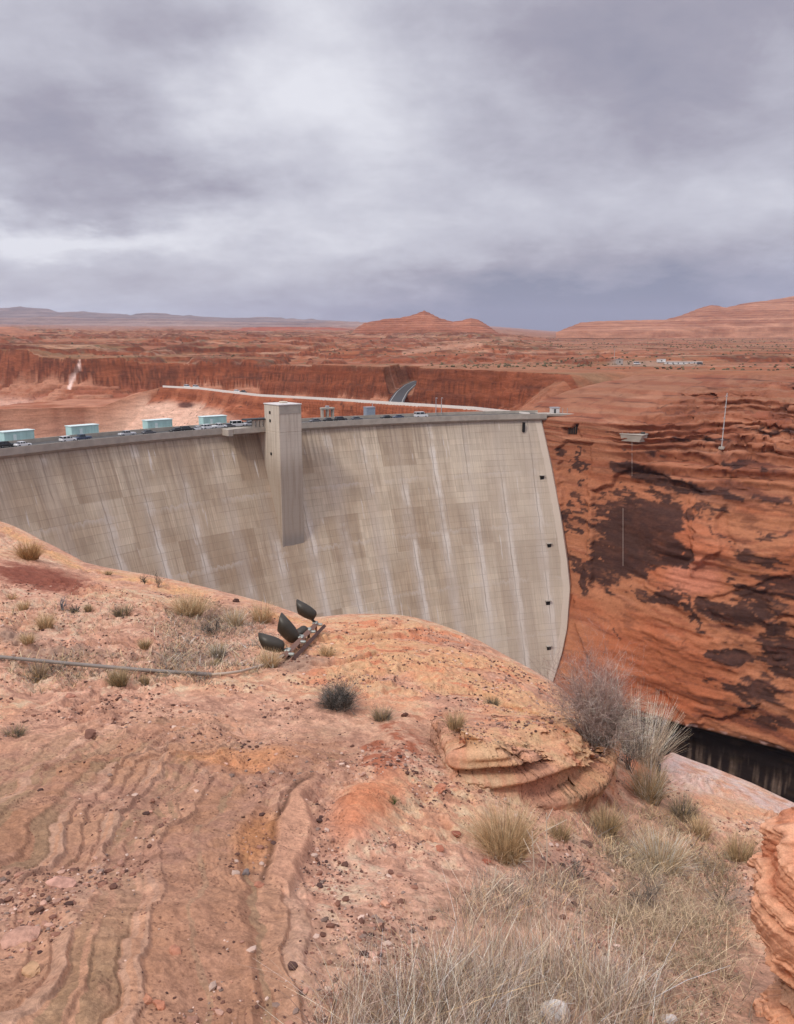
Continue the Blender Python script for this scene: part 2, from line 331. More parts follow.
def build_ground():
    aa = np.concatenate([np.linspace(-math.pi, -1.06, 30)[:-1], np.linspace(-1.06, -.60, 60)[:-1], np.linspace(-.60, .60, 840), np.linspace(.60, 1.06, 60)[1:], np.linspace(1.06, math.pi, 30)[1:]])
    rr = np.concatenate([np.linspace(.4, 2.3, 20)[:-1], np.exp(np.linspace(math.log(2.3), math.log(7.6), 480))[:-1], np.exp(np.linspace(math.log(7.6), math.log(10.4), 420))[:-1], np.exp(np.linspace(math.log(10.4), math.log(36), 620))[:-1], np.exp(np.linspace(math.log(36), math.log(190), 70))])
    AA, RR = np.meshgrid(aa, rr); x, y = RR * np.sin(AA), RR * np.cos(AA)
    z, D = ghf(x, y, True)
    a1, a2, px, py = D['a1'], D['a2'], D['px'], D['py']
    n3 = fbm(x * 1.1 + 5, y * 1.1, 4, 91); n4 = fbm(x * 6, y * 6, 3, 95); n5 = fbm(x * 16, y * 16, 2, 97)
    def mixc(c, col, m): return c + (np.asarray(col) - c) * m[..., None]
    c = np.broadcast_to(LO(198, 146, 124), x.shape + (3,)).copy()
    c = mixc(c, LO(176, 128, 108), sst(-.2, .4, n3)); c = mixc(c, LO(206, 148, 118), sst(.0, .5, a1) * .8)
    c = mixc(c, LO(156, 112, 92), sst(.0, .45, n4) * .45); c = mixc(c, LO(214, 166, 140), sst(.05, .45, -n4 + .4 * n5) * .35); c = mixc(c, LO(118, 82, 68), sst(.25, .5, n5 + .5 * n4) * .42)
    # strata colours
    band = D['h2'][..., None] * .8 + .2 * _h(D['i3'], D['i3'] * 0 + 5, 0, 6)[..., None]; tone = _h(D['i3'], D['i3'] * 0 + 9, 0, 2)[..., None]
    sc = np.where(band < .3, LO(164, 116, 90), np.where(band < .55, LO(150, 116, 90), np.where(band < .8, LO(178, 130, 104), LO(180, 138, 116)))) * (.92 + .16 * tone)
    Sm = (D['Sm'] * (.35 + .5 * D['mod']) * sst(.4, -.1, n4 * .4 + n3 * .6))
    c = c + (sc - c) * Sm[..., None]
    c = mixc(c, LO(158, 130, 106), D['Sm'] * sst(.05, .5, fbm(x * .9, y * .5, 3, 55)) * .55)
    # ridge rock, smooth orange
    rid = sst(-.25, .6, -np.abs(D['dd'] + 1.2) / 2.5 + .6) * sst(330, 300, px) + D['Kn'] * .8
    c = mixc(c, LO(205, 140, 104), np.clip(rid, 0, 1) * sst(.45, -.1, n3)); c = mixc(c, LO(182, 116, 88), D['Kn'] * sst(.25, .5, fbm(x * 1.5, y * 4, 3, 57)))
    ck = sst(.6, .8, D['s1'] * 0 + fbm(x * 2.2, y * 2.2 + z * 3, 4, 58, ridge=True)); c = mixc(c, LO(140, 88, 68), D['Kn'] * ck * .7)
    # red earth patches
    rd = sst(1.1, .55, ell(px + 22 * a2 + 14 * n4, py + 6 * a2, 40, 578, 74, 13, 10)); c = mixc(c, LO(118, 62, 50), rd * .9)
    rd = sst(1.1, .5, ell(px + 22 * a2 + 12 * n4, py + 10 * n4, 393, 752, 32, 44, 12)) ; c = mixc(c, LO(150, 84, 62), rd * sst(-.35, .15, n4 + .3 * n5) * .85)
    c = mixc(c, LO(188, 112, 78), D['m1'] * .75); rd = sst(1, .4, ell(px + 14 * a2, py + 5 * n4, 352, 800, 17, 24, 30)); c = mixc(c, LO(148, 88, 64), rd * .75 * sst(-.3, .2, n4))
    c = mixc(c, LO(196, 142, 116), D['Sl'] * .9); crk = sst(7, 0, np.abs(D['sl'] + 2)) * sst(296, 280, px + (py - 830) * .45); c = mixc(c, LO(90, 60, 48), crk * .8)
    og = sst(1, .3, ell(px + 16 * a1, py, 252, 838, 26, 44, 22)); c = mixc(c, LO(182, 120, 78), og * .7)
    og = sst(1.1, .4, ell(px + 26 * a1, py + 4 * a2, 235, 758, 70, 13, -4)); c = mixc(c, LO(206, 138, 96), og * .6)
    c = mixc(c, LO(206, 142, 108), D['Ld'] * sst(.5, -.2, n4) * .8)
    c = mixc(c, LO(196, 156, 146), D["pk"] * sst(.55, -.2, n3 + .5 * n4))
    # soil and litter below the grasses and down the gully
    so_ = sst(-40, 60, polysd(px + 30 * a1, py + 18 * a2, [(300, 1300), (300, 930), (420, 885), (560, 860), (600, 815), (640, 780), (690, 800), (740, 850), (760, 900), (790, 1300)]))
    so_ = so_ * sst(-2, 2, -np.abs(D['pk'] * 9))
    c = mixc(c, LO(134, 112, 92), so_ * (.55 + .4 * sst(-.3, .3, n4))); c = mixc(c, LO(104, 92, 78), so_ * sst(.0, .4, n5 + .4 * n3) * .5)
    c = mixc(c, LO(205, 140, 112), sst(1, .3, ell(px + 14 * a2, py, 728, 812, 52, 14, 16)) * .8)
    c = mixc(c, LO(192, 118, 88), sst(1, .4, ell(px + 10 * a2, py, 634, 772, 15, 36, -8)) * .8)
    # grey litter near the pipe and behind
    for cx, cy, rx, ry in ((220, 618, 50, 16), (190, 655, 60, 10), (70, 655, 70, 9), (290, 668, 40, 12), (20, 640, 40, 12)):
        c = mixc(c, LO(140, 112, 98), sst(1.2, .4, ell(px + 16 * a2, py + 4 * n4, cx, cy, rx, ry)) * .75)
    c = c * (1 + .13 * n5[..., None]) * np.array([1.23, 1.34, 1.30]) * (1 - .17 * D['Sm'])[..., None]; c = np.clip(c, .01, .62)
    beyond = sst(.5, 6, D['dd']); c = mixc(c, LO(190, 112, 78), beyond)
    # bedding-plane notches on steep faces
    P = np.stack([x, y, z], -1)
    gx = np.gradient(z, axis=0) / np.maximum(np.gradient(RR, axis=0), 1e-4); ga = np.gradient(z, axis=1) / (np.maximum(np.gradient(AA, axis=1), 1e-5) * RR)
    st = sst(.7, 1.6, np.hypot(gx, ga)) * D['far'] * D['Ld'].clip(0, 1) ** .5
    ex, ey = np.sin(AA), np.cos(AA); dn = np.stack([-(gx * ex + ga * ey), -(gx * ey - ga * ex)], -1); dn /= np.linalg.norm(dn, axis=-1, keepdims=True) + 1e-6
    off = st * (.30 * (sst(.3, .7, vn(z * 7.5 + .9 * x * .12 + a1 * 1.2, x * .5, 77)) - .5) + .07 * (vn(z * 24 + a2, x * 2, 78) - .5))
    P[..., :2] += dn * off[..., None]
    c = mixc(c, LO(176, 106, 82), st * sst(.45, .75, vn(z * 9 + a1 * 1.5, x * .7, 77)) * 0 + st * .35 * sst(.5, .3, vn(z * 7.5 + .9 * x * .12 + a1 * 1.2, x * .5, 77)))  # notch recesses tinted darker, their shade put into the rock colour
    me = grid('rocky_ground', P, c, flip=True)
    t = NT('sandstone_soil'); col = t.attr('Col'); p = t.pos()
    nf = t.noise(p, 38, 5, .7); nm = t.noise(p, 9, 5, .65); vo = t.vor(p, 30); vp = t.vor(p, 62)
    f = t.m_('MULTIPLY', t.mr(nf, .32, .68, .83, 1.15), t.mr(nm, .32, .68, .86, 1.12))
    col2 = t.scale(col, f)
    dk = t.m_('MULTIPLY', t.mr(vo, .12, .38, 1, 0), t.mr(t.noise(p, 3.2, 3), .46, .58)); col2 = t.mix(t.m_('MULTIPLY', dk, .6), col2, lin(106, 74, 62))
    lt = t.m_('MULTIPLY', t.mr(vp, .0, .16, 1, 0), t.mr(t.noise(p, 4.1, 3), .52, .66)); col2 = t.mix(t.m_('MULTIPLY', lt, .5), col2, lin(215, 180, 160))
    hgt = t.m_('ADD', t.m_('MULTIPLY', nf, .5), t.m_('ADD', t.m_('MULTIPLY', nm, .8), t.m_('MULTIPLY', t.m_('ADD', dk, lt), .25)))
    return tag(link('rocky_ground', me, t.bsdf(col2, .95, t.bump(hgt, .65, .04), 0, .12)), kind='structure')
build_ground()
# ================================================================== DAM
DC, DR, DH, DK = np.array([118.345, 74.401]), 272.35, 30.0, .40
EH = np.array([0, 21, 41, 56.5, 68, 83, 92, 102, 130, 185]); ETH = np.array([1.7797, 1.7703, 1.7642, 1.7613, 1.7615, 1.7748, 1.7888, 1.8112, 1.88, 2.02])
def dpt(th, r, z): return np.array([DC[0] + r * math.cos(th), DC[1] + r * math.sin(th), z])
def dface(th, h, rr=0): return dpt(th, DR - DK * h + rr, -DH - h)
def crest_th(px, rad):                 # angle on the crest seen in photo column px
    u = (px - 397) / F; z = -28.0
    best = min(np.linspace(1.75, 2.75, 4001), key=lambda th: abs(proj(*dpt(th, rad, z))[0] - px)); return best
def build_dam():
    hs = np.linspace(185, 0, 150); ts = np.linspace(0, 1, 420)
    Hh, T = np.meshgrid(hs, ts, indexing='ij'); e = np.interp(Hh, EH, ETH)
    th = e + T * (3.3 - e); r = DR - DK * Hh + .15 * fbm(th * 60, Hh * .1, 2, 5)
    Pf = np.stack([DC[0] + r * np.cos(th), DC[1] + r * np.sin(th), -DH - Hh], -1)
    at = np.stack([th * DR, Hh, (th - e) * (DR - DK * Hh)], -1)
    rows = [Pf]; ats = [at]
    for rr, z in ((DR, -28.3), (DR + 9.6, -28.3), (DR + 9.6, -60), (DR + 9.6, -215)):
        e0 = np.interp(max(0, -z - 30), EH, ETH); t0 = e0 + ts * (3.3 - e0)
        rows.append(np.stack([DC[0] + rr * np.cos(t0), DC[1] + rr * np.sin(t0), np.full_like(t0, z)], -1)[None]); ats.append(np.stack([t0 * DR, t0 * 0, t0 * 0 + 20], -1)[None])
    P = np.concatenate(rows); at = np.concatenate(ats); me = grid('dam', P)
    setvec(me, at.reshape(-1, 3), 'dv')
    # cap the end against the cliff
    t = NT('weathered_concrete'); s, h, ed = t.sep(t.attr('dv', 'Vector'))
    sv = t.comb(s, h, 0.0)
    wob = t.m_('MULTIPLY', t.m_('SUBTRACT', t.noise(t.comb(t.m_('MULTIPLY', s, .05), t.m_('MULTIPLY', h, .12), 0.), 1.0, 4), .5), 1.3)
    jc = t.m_('DIVIDE', t.m_('SUBTRACT', t.m_('ADD', s, wob), 582.6 + 7.65), 15.3); jid = t.m_('FLOOR', jc); jf = t.m_('FRACT', jc)
    jd = t.m_('MULTIPLY', t.m_('SUBTRACT', jf, .5), 15.3)           # signed metres from joint
    lift = t.m_('DIVIDE', h, 2.3); lid = t.m_('FLOOR', lift); lf = t.m_('FRACT', lift)
    base = t.mix(t.mr(t.noise(t.comb(t.m_('MULTIPLY', s, .035), t.m_('MULTIPLY', h, .03), 2.), 1.0, 4, .6), .32, .68), lin(176, 155, 131), lin(206, 189, 165))
    # panel tint
    wn = t.n('ShaderNodeTexWhiteNoise', noise_dimensions='2D'); t.put(wn.inputs[0], t.comb(t.m_('FLOOR', t.m_('DIVIDE', s, 7.65)), lid, 0.)); base = t.scale(base, t.mr(wn.outputs[0], 0, 1, .93, 1.06))
    wn2 = t.n('ShaderNodeTexWhiteNoise', noise_dimensions='2D'); t.put(wn2.inputs[0], t.comb(jid, t.m_('FLOOR', t.m_('DIVIDE', h, 16)), 5.)); base = t.mix(t.mr(wn2.outputs[0], .3, 1, 0, .54), base, lin(150, 126, 102))
    # streaks
    st1 = t.noise(t.comb(t.m_('MULTIPLY', s, .9), t.m_('MULTIPLY', h, .035), 0.), 1.0, 5, .65); st2 = t.noise(t.comb(t.m_('MULTIPLY', s, 2.4), t.m_('MULTIPLY', h, .06), 4.), 1.0, 3, .6)
    base = t.mix(t.mr(st1, .50, .72, 0, .5), base, lin(134, 112, 96)); base = t.scale(base, t.mr(st2, .3, .7, .86, 1.10))
    topd = t.mr(h, 0, 22, .4, 0); base = t.mix(t.m_('MULTIPLY', topd, t.mr(st1, .35, .6)), base, lin(118, 102, 90))
    # lime bleeding from joints
    jn = t.noise(t.comb(t.m_('MULTIPLY', jid, 7.7), t.m_('MULTIPLY', h, .045), 0.), 1.0, 4, .6)
    amt = t.mr(jn, t.mr(h, 0, 80, .52, .34), t.mr(h, 0, 80, .66, .52))
    edge = t.noise(t.comb(t.m_('MULTIPLY', s, .8), t.m_('MULTIPLY', h, .10), 8.), 1.0, 4, .7)
    near = t.mr(t.m_('ADD', t.m_('ABSOLUTE', t.m_('ADD', jd, .5)), t.m_('MULTIPLY', t.m_('SUBTRACT', edge, .5), 5.5)), .4, 1.8, 1, 0)
    base = t.mix(t.m_('MULTIPLY', t.m_('MULTIPLY', amt, near), .85), base, lin(226, 216, 202))
    # lime below the lift lines
    hl = t.m_('DIVIDE', t.m_('ADD', h, t.m_('MULTIPLY', t.m_('SUBTRACT', st1, .5), 5.)), 21.0); hf = t.m_('FRACT', hl)
    hm = t.m_('MULTIPLY', t.mr(hf, 0, .09, 1, 0), t.mr(t.noise(t.comb(t.m_('MULTIPLY', s, .07), t.m_('FLOOR', hl), 0.), 1., 3), .42, .56))
    base = t.mix(t.m_('MULTIPLY', hm, .5), base, lin(196, 184, 172))
    wl = t.m_('MULTIPLY', t.mr(t.noise(t.comb(t.m_('MULTIPLY', s, .55), t.m_('MULTIPLY', h, .05), 14.), 1., 3, .6), .64, .70), t.mr(t.noise(sv, .06, 2), .42, .55)); base = t.mix(t.m_('MULTIPLY', wl, .75), base, lin(214, 206, 198))
    # brighter band towards the abutment
    base = t.mix(t.mr(ed, 8, 70, .45, 0), base, lin(196, 184, 168))
    wide = t.m_('MULTIPLY', t.mr(t.m_('ADD', t.m_('ABSOLUTE', jd), t.m_('MULTIPLY', t.m_('SUBTRACT', edge, .5), 6.)), 1.0, 4.5, 1, 0), t.mr(h, 0, 60, .10, .42)); base = t.mix(wide, base, lin(196, 184, 172))
    vgrid = t.mr(t.m_('ABSOLUTE', t.m_('SUBTRACT', t.m_('FRACT', t.m_('DIVIDE', s, 3.06)), .5)), 0, .06, .26, 0)
    base = t.mix(t.m_('MULTIPLY', vgrid, t.mr(t.noise(t.comb(t.m_('FLOOR', t.m_('DIVIDE', s, 3.06)), t.m_('MULTIPLY', h, .06), 3.), 1., 3), .42, .6)), base, lin(118, 100, 86))
    lines = t.m_('MAXIMUM', t.m_('MULTIPLY', t.mr(t.m_('ABSOLUTE', jd), .0, .30, .6, 0), t.mr(jn, .40, .56, .15, 1)), t.m_('MULTIPLY', t.mr(lf, 0, .10, 1, 0), t.mr(t.noise(t.comb(t.m_('MULTIPLY', s, .06), lid, 3.), 1., 2), .4, .6, .10, .50)))
    base = t.mix(lines, base, lin(110, 94, 82))
    base = t.mix(t.mr(t.m_('ADD', ed, t.m_('MULTIPLY', t.m_('SUBTRACT', t.noise(sv, .22, 3), .5), 1.6)), 2.6, 3.0, .8, 0), base, lin(205, 190, 172))
    st3 = t.m_('MULTIPLY', t.mr(t.v_('DISTANCE', sv, (517.0, 56.0, 0)), 1.0, 7.0, 1, 0), t.mr(t.noise(t.comb(t.m_('MULTIPLY', s, .6), t.m_('MULTIPLY', h, .25), 0.), 1., 4), .42, .55)) if False else None
    mat = t.bsdf(base, .92, t.bump(t.m_('ADD', t.m_('MULTIPLY', lines, -.6), t.noise(sv, 1.5, 4)), .12, .2), 0, .15)
    o = tag(link('dam', me, mat), 'huge curved concrete arch dam with pale lime streaks spanning the canyon', 'dam')
    # --- end wall closing the arch where it meets the rock
    V = []; hh = np.linspace(0, 185, 40)
    for h_ in hh:
        e0 = float(np.interp(h_, EH, ETH)); V += [dface(e0, h_), dpt(e0 - 0.004, DR - DK * h_ + 1.2, -DH - h_), dpt(e0, DR + 9.6, -DH - h_)]
    Q = [[3 * i + a, 3 * i + a + 1, 3 * i + a + 4, 3 * i + a + 3] for i in range(len(hh) - 1) for a in (0, 1)]
    link('abutment_edge', mesh_np('abutment_edge', V, Q), mat_conc, o)
    def sweep(name, prof, th0, th1, n, mat, parent=o):    # prof: (radius offset from DR, z) closed loop
        ths = np.linspace(th0, th1, n); m = MB(); V = []
        for th_ in ths: V += [dpt(th_, DR + a, z) for a, z in prof]
        k_ = len(prof); Fs = [(i * k_ + a, i * k_ + (a + 1) % k_, (i + 1) * k_ + (a + 1) % k_, (i + 1) * k_ + a) for i in range(n - 1) for a in range(k_)]
        Fs += [tuple(range(k_))[::-1], tuple(range((n - 1) * k_, n * k_))]
        m.add(V, Fs); return m.build(name, mat, parent)
    sweep('parapet', [(-1.5, -29.6), (-1.5, -27.5), (-1.1, -27.5), (-1.1, -27.9), (.4, -27.9), (.4, -30.4), (-.6, -30.4)], 1.772, 3.3, 300, mat_band)
    sweep('upstream_parapet', [(9.2, -28.1), (9.2, -26.9), (9.7, -26.9), (9.7, -28.6)], 1.772, 3.3, 300, mat_band)
    # --- elevator tower
    thT = 2.2415
    for _ in range(60):
        q_ = dpt(thT, DR - 16, -26); q_[0] -= math.sin(thT) * -5.1 * -1; q_[1] += 0
        e_ = proj(*(dpt(thT, DR - 16, -26)))[0] - 290.5; thT += e_ * 4e-4
    ux, uy = -math.cos(thT), -math.sin(thT); rz = math.atan2(uy, ux)     # local x : towards the camera side of the arch
    root = empty('elevator_tower'); root.parent = o
    Wt = 9.0
    def tb(r0, r1, z0, z1, wd, mat, name, side=0):
        c = dpt(thT, DR - (r0 + r1) / 2, (z0 + z1) / 2); c[0] += -uy * side; c[1] += ux * side
        return MB().box(c, (r1 - r0, wd, z1 - z0), rz, .12).build(name, mat, root)
    tb(-1.0, 16.0, -100, -29, Wt, mat_tower, 'shaft'); tb(5.4, 16.01, -29, -19.6, Wt + .02, mat_tower, 'upper_shaft')
    tb(5.2, 16.25, -19.6, -19.15, Wt + .5, mat_pale, 'roof_slab'); tb(8, 11, -19.15, -18.6, 2.0, mat_tower, 'roof_hatch', 1)
    tb(15.9, 16.09, -22.6, -19.75, Wt - .3, mat_band, 'dark_fascia')
    for z in (-22.3, -25.2, -37.0):
        for a in (9.6,):
            c = dpt(thT, DR - a, z); c[0] += uy * (Wt / 2 + .0); c[1] -= ux * (Wt / 2 + .0)
            MB().box(c, (1.0, .3, 1.0), rz).build('window', mat_dark, root)
    # --- cantilevered deck left of the tower
    thA, thB = crest_th(231, DR - 4), crest_th(266, DR - 4)
    sweep('walkway_deck', [(-6.0, -29.4), (-6.0, -27.6), (-1.3, -27.6), (-1.3, -29.4)], thB - .012, thA, 24, mat_band)
    sweep('walkway_roof', [(-6.2, -25.1), (-6.2, -24.6), (-2.0, -24.6), (-2.0, -25.1)], thB - .012, thA - .02, 24, mat_dark2)
    for i in range(5):
        th_ = thB + (thA - .03 - thB) * i / 4; MB().box(dpt(th_, DR - 5.6, -26.35), (.7, .9, 2.5), th_).build('deck_post', mat_band, o)
    MB().box(dpt(thA + .004, DR - 3.2, -28.9), (5, 2.0, 2.4), thA, .1).build('deck_bracket', mat_band, o)
    for px, py, sz in ((542, 478, 1.9), (549, 545, 1.9), (548, 603, 2.0), (549, 648, 2.0)):
        # find face point
        best = None
        for th_ in np.linspace(1.765, 1.9, 136):
            for h_ in np.arange(2, 110, 1.0):
                q = proj(*dface(th_, h_)); e_ = (q[0] - px) ** 2 + (q[1] - py) ** 2
                if best is None or e_ < best[0]: best = (e_, th_, h_)
        _, th_, h_ = best
        g = MB().box(dface(th_, h_, .35), (1.2, sz * .85, sz), th_).build('gallery_opening', mat_dark, o)
        m = MB()
        m.box(dface(th_, h_, 0) + np.array([0, 0, sz * .62]), (1.7, sz * 1.2, .25), th_); m.build('hood', mat_band, g)
    th_ = crest_th(522, DR); MB().box(dpt(th_, DR - 2.2, -33.0), (1.0, 1.0, 4.2), th_ + .2, .1).build('bracket', mat_dark, o)
    return o
mat_conc = paint('pale_concrete', lin(196, 180, 163), .9, 0, .2, .15, .5); mat_band = paint('grey_concrete', lin(172, 163, 150), .9, 0, .2, .14, .4)
mat_pale = paint('roof_concrete', lin(205, 200, 195), .8); mat_dark = paint('dark_opening', (.012, .011, .010), .9); mat_dark2 = paint('dark_steel', (.05, .05, .05), .7)  # second dark one is plain dark grey steel: walkway roof, door, hatch, stake
t = NT('tower_concrete'); p = t.pos(); q = t.sep(p)
c_ = t.mix(t.mr(t.noise(t.v_('MULTIPLY', p, (1, 1, .06)), .9, 5, .65), .42, .70), lin(206, 195, 178), lin(182, 168, 150)); c_ = t.scale(c_, t.mr(t.m_('FRACT', t.m_('DIVIDE', q[2], 2.3)), 0, .07, .86, 1)); c_ = t.mix(t.mr(q[2], -45, -34, .5, 0), c_, lin(140, 122, 106))
c_ = t.mix(t.mr(q[2], -69, -64, .55, 0), c_, lin(140, 136, 130)); mat_tower = t.bsdf(c_, .9, None, 0, .2)
dam = build_dam()
def strip(name, thfun, mat, kind='structure'): pass
ths = np.linspace(1.70, 3.3, 200)
rd = np.array([[dpt(a, DR + rr, -28.05 if a > 1.77 else -28.05) for rr in np.linspace(.0, 9.3, 4)] for a in ths])
asph = paint('asphalt', (.10, .095, .09), .95, 0, .2, .2, .6)
tag(link('road', grid('road', rd, flip=True), asph), kind='structure')
# ================================================================== CANYON WALL (right)
WE = np.array([.8, -.6]); WN = np.array([.6, .8])      # along the rim, away from the camera
EDGE = np.array([dface(float(np.interp(h_, EH, ETH)), h_) for h_ in EH])
EOFF = EDGE[:, 0] * .6 + EDGE[:, 1] * .8 - 285; EZ = EDGE[:, 2]
def sandstone_mat(name, bump=.6, dist=1.2, fine=.6, tone=.20):
    t = NT(name); p = t.pos(); col = t.attr('Col')
    zz = t.v_('MULTIPLY', p, (.25, .25, 1.6))
    n1 = t.noise(zz, .35 * fine / .6, 6, .62, .4); n2 = t.noise(p, 1.1 * fine / .6, 4, .6)
    c = t.scale(col, t.m_('MULTIPLY', t.mr(n1, .3, .7, 1 - tone, 1 + tone), t.mr(n2, .25, .75, .88, 1.10)))
    return t.bsdf(c, .93, t.bump(t.m_('ADD', n1, t.m_('MULTIPLY', n2, .5)), bump, dist), 0, .12)
def build_wall():
    ss = np.linspace(-70, 330, 760); prof = [(15, -222), (9, -150), (6.5, -143), (-.5, -138.5), (-1.5, -136), (-1, -126), (0, -118), (3.5, -95), (11, -70), (17, -57), (21, -48), (30, -41), (38, -37), (52, -34), (62, -29.5), (80, -27), (96, -22.5), (120, -20.5), (150, -16.5), (190, -15), (260, -14)]
    prof = np.array(prof); L = np.r_[0, np.cumsum(np.hypot(*np.diff(prof, axis=0).T))]
    dens = np.where(prof[:, 1] > -150, 1.0, .35); Ld = np.r_[0, np.cumsum(np.diff(L) * dens[:-1])]
    tt = np.interp(np.linspace(0, Ld[-1], 640), Ld, L); b0 = np.interp(tt, L, prof[:, 0]); z0 = np.interp(tt, L, prof[:, 1])
    s, b = np.meshgrid(ss, b0, indexing='xy'); z = np.broadcast_to(z0[:, None], s.shape).copy()
    nr = sst(45, 8, s) * sst(-50, -38, -np.abs(z + 30) * 0 - 45 + 0 * z)             # nearness to the dam
    nr = sst(40, 6, s)
    be = np.interp(-z, -EZ, EOFF) + 1.3
    bd = np.where(z > -30, np.interp(z, [-30, -26, -20, -14], [EOFF[0] + 1.3, EOFF[0] + 22, EOFF[0] + 70, EOFF[0] + 190]), be)
    # dam end is at s where?  
    amp = 1 - .85 * nr
    up = sst(-60, -40, z)
    crossb = z + .10 * s + 4 * fbm(s * .02, z * .03, 3, 7)
    fz = fbm(s * .012 + 4, crossb * .05, 4, 11); fy = fbm(s * .035, crossb * .16, 5, 13); fr = fbm(s * .02, crossb * .45, 4, 15)
    b = b * (1 - nr) + bd * nr - amp * ((3.6 + 3.5 * up) * fz + (.55 + 2.6 * up) * fy + (.8 + 1.6 * up) * np.floor(fr * 4) / 4 + .35 * fbm(s * .2, z * .35, 3, 17) + (1 - up) * sst(-.25, .15, fbm(s * .015 + 2, z * .03, 2, 43)) * (.8 * (_h(np.floor(s / 13 + 3 * fz + z * .02), np.floor(crossb / 8 + 3 * fy), 0, 41) - .5) + .4 * (_h(np.floor(s / 4.6 + 2 * fy), np.floor(crossb / 2.8 + 2 * fz), 0, 45) - .5)))
    # gully running down beside the abutment
    qs = np.where(z < -40, 4.6, 2.5); zq = (z + 40) / qs + .45 * fz + .35 * fy; ff = zq - np.floor(zq); ztr = z + qs * (sst(.55, .95, ff) - ff); zz_ = z + (ztr - z) * up * (.45 + .5 * sst(-.3, .2, fbm(s * .03 + 8, z * .06, 3, 37))) * sst(0, 20, s)
    lip = up * sst(.62, .93, ff) * sst(1.0, .95, ff) * sst(0, 20, s); b = b - 2.6 * lip; cel = np.floor(s / 8.5 + 2.5 * fz + .8 * np.floor(zq) % 1.7); b = b - 3.0 * (_h(cel, np.floor(zq), 0, 9) - .4) * sst(.35, .6, ff) * up * sst(0, 25, s); cel2 = np.floor(s / 3.1 + 3 * fy); zq2 = np.floor((z + 1.5 * fy) / 1.6); b = b - 1.1 * (_h(cel2, zq2, 0, 19) - .4) * up * sst(0, 25, s) * sst(-.2, .2, fz + .3); ca = np.floor(s / 9 + 2 * fz + .5 * (np.floor(b / 11) % 2)); cb = np.floor(b / 11 + 1.5 * fy); flt = sst(-46, -38, z) * sst(-15, -20, z) * sst(0, 25, s)
    zz_ = zz_ + flt * (1.9 * (_h(ca, cb, 0, 51) - .5) + .9 * (_h(np.floor(s / 3.4 + 2 * fy), np.floor(b / 4 + 2 * fz), 0, 53) - .5)); zz_ = zz_ - 14 * sst(-42, -68, s) * up; ris = up * sst(.50, .62, ff) * sst(1.0, .92, ff)
    base = WN * 285 + WE * (-128.0)                                 # s = 0 near the dam end
    P = np.stack([base[0] + WE[0] * s + WN[0] * b, base[1] + WE[1] * s + WN[1] * b, zz_ + .5 * up * fbm(s * .08, b * .08, 3, 19)], -1); z = zz_
    px, py = proj(P[..., 0], P[..., 1], P[..., 2])
    # alcoves, slabs: real offsets
    n4 = fbm(s * .09, z * .14, 4, 23); n5 = fbm(s * .30, z * .45, 4, 25); n6 = fbm(s * .05, crossb * .5, 4, 27)
    dents = [([(592, 492), (640, 470), (700, 490), (690, 560), (640, 588), (590, 590)], 2.2), ([(688, 498), (724, 500), (718, 545), (690, 575), (688, 530)], -2.0), ([(560, 440), (590, 440), (585, 560), (570, 610), (562, 560)], 1.6),
             ([(776, 622), (812, 616), (812, 662), (778, 664)], 1.6), ([(655, 686), (668, 692), (690, 730), (684, 740), (668, 716)], 1.4), ([(730, 600), (770, 590), (768, 632), (738, 640)], 1.0), ([(726, 505), (794, 500), (794, 560), (735, 556)], -.9), ([(700, 600), (794, 570), (840, 640), (800, 700), (745, 670)], 1.5), ([(575, 620), (720, 640), (760, 700), (660, 735), (600, 690)], -2.2), ([(680, 394), (716, 394), (716, 408), (682, 406)], 3.5), ([(560, 426), (578, 424), (578, 436), (566, 438)], 2.0)]
    for pg, am in dents:
        m = sst(-1.2, 1.6, polysd(px + 6 * n4 + 3 * n5, py + 6 * n4 + 3 * n5, pg)); P[..., :2] += WN * (am * m)[..., None]
    def mixc(c, col, m): return c + (np.asarray(col) - c) * np.clip(m, 0, 1)[..., None]
    c = np.broadcast_to(LO(180, 116, 82), s.shape + (3,)).copy()
    c = mixc(c, LO(186, 118, 84), sst(-.1, .5, fz)); c = mixc(c, LO(170, 98, 66), sst(0, .45, fy) * .8); c = mixc(c, LO(150, 86, 62), sst(.1, .4, n6) * .6)
    c = mixc(c, LO(158, 98, 70), up * .7); c = mixc(c, LO(180, 122, 92), up * sst(.05, .4, fr) * .6); c = mixc(c, LO(152, 104, 78), up * sst(-34, -19, z) * .8); c = mixc(c, LO(140, 78, 56), up * sst(.15, .4, n6) * .7)
    c = mixc(c, LO(190, 108, 74), sst(1.1, .4, ell(px + 12 * n4, py + 6 * n4, 690, 560, 50, 60)) * .6); c = mixc(c, LO(205, 132, 104), sst(1, .5, ell(px + 6 * n4, py + 4 * n4, 695, 575, 34, 26)) * .7)
    c = mixc(c, LO(178, 96, 62), sst(1.2, .5, ell(px, py, 660, 670, 90, 55, 18)) * .6)
    c = mixc(c, LO(146, 84, 60), ris * (.55 + .6 * fy)); c = mixc(c, LO(92, 56, 46), up * sst(.44, .52, ff) * sst(.62, .54, ff) * sst(-.15, .2, n6) * .8); c = mixc(c, LO(164, 116, 90), up * sst(.42, .1, ff) * .5 * sst(-.3, .2, fr))  # ledge shading put into colour: dark risers and creases, paler treads, over red banding
    ckl = fbm(s * .025 + 6, crossb * .22, 4, 61, ridge=True); c = mixc(c, LO(104, 62, 48), sst(.50, .66, ckl + .3 * n5) * .5 * sst(-40, 40, s)); ckm = fbm(s * .07 + 1, crossb * .5 + s * .03, 4, 63, ridge=True); c = mixc(c, LO(120, 70, 52), sst(.52, .68, ckm) * .35)
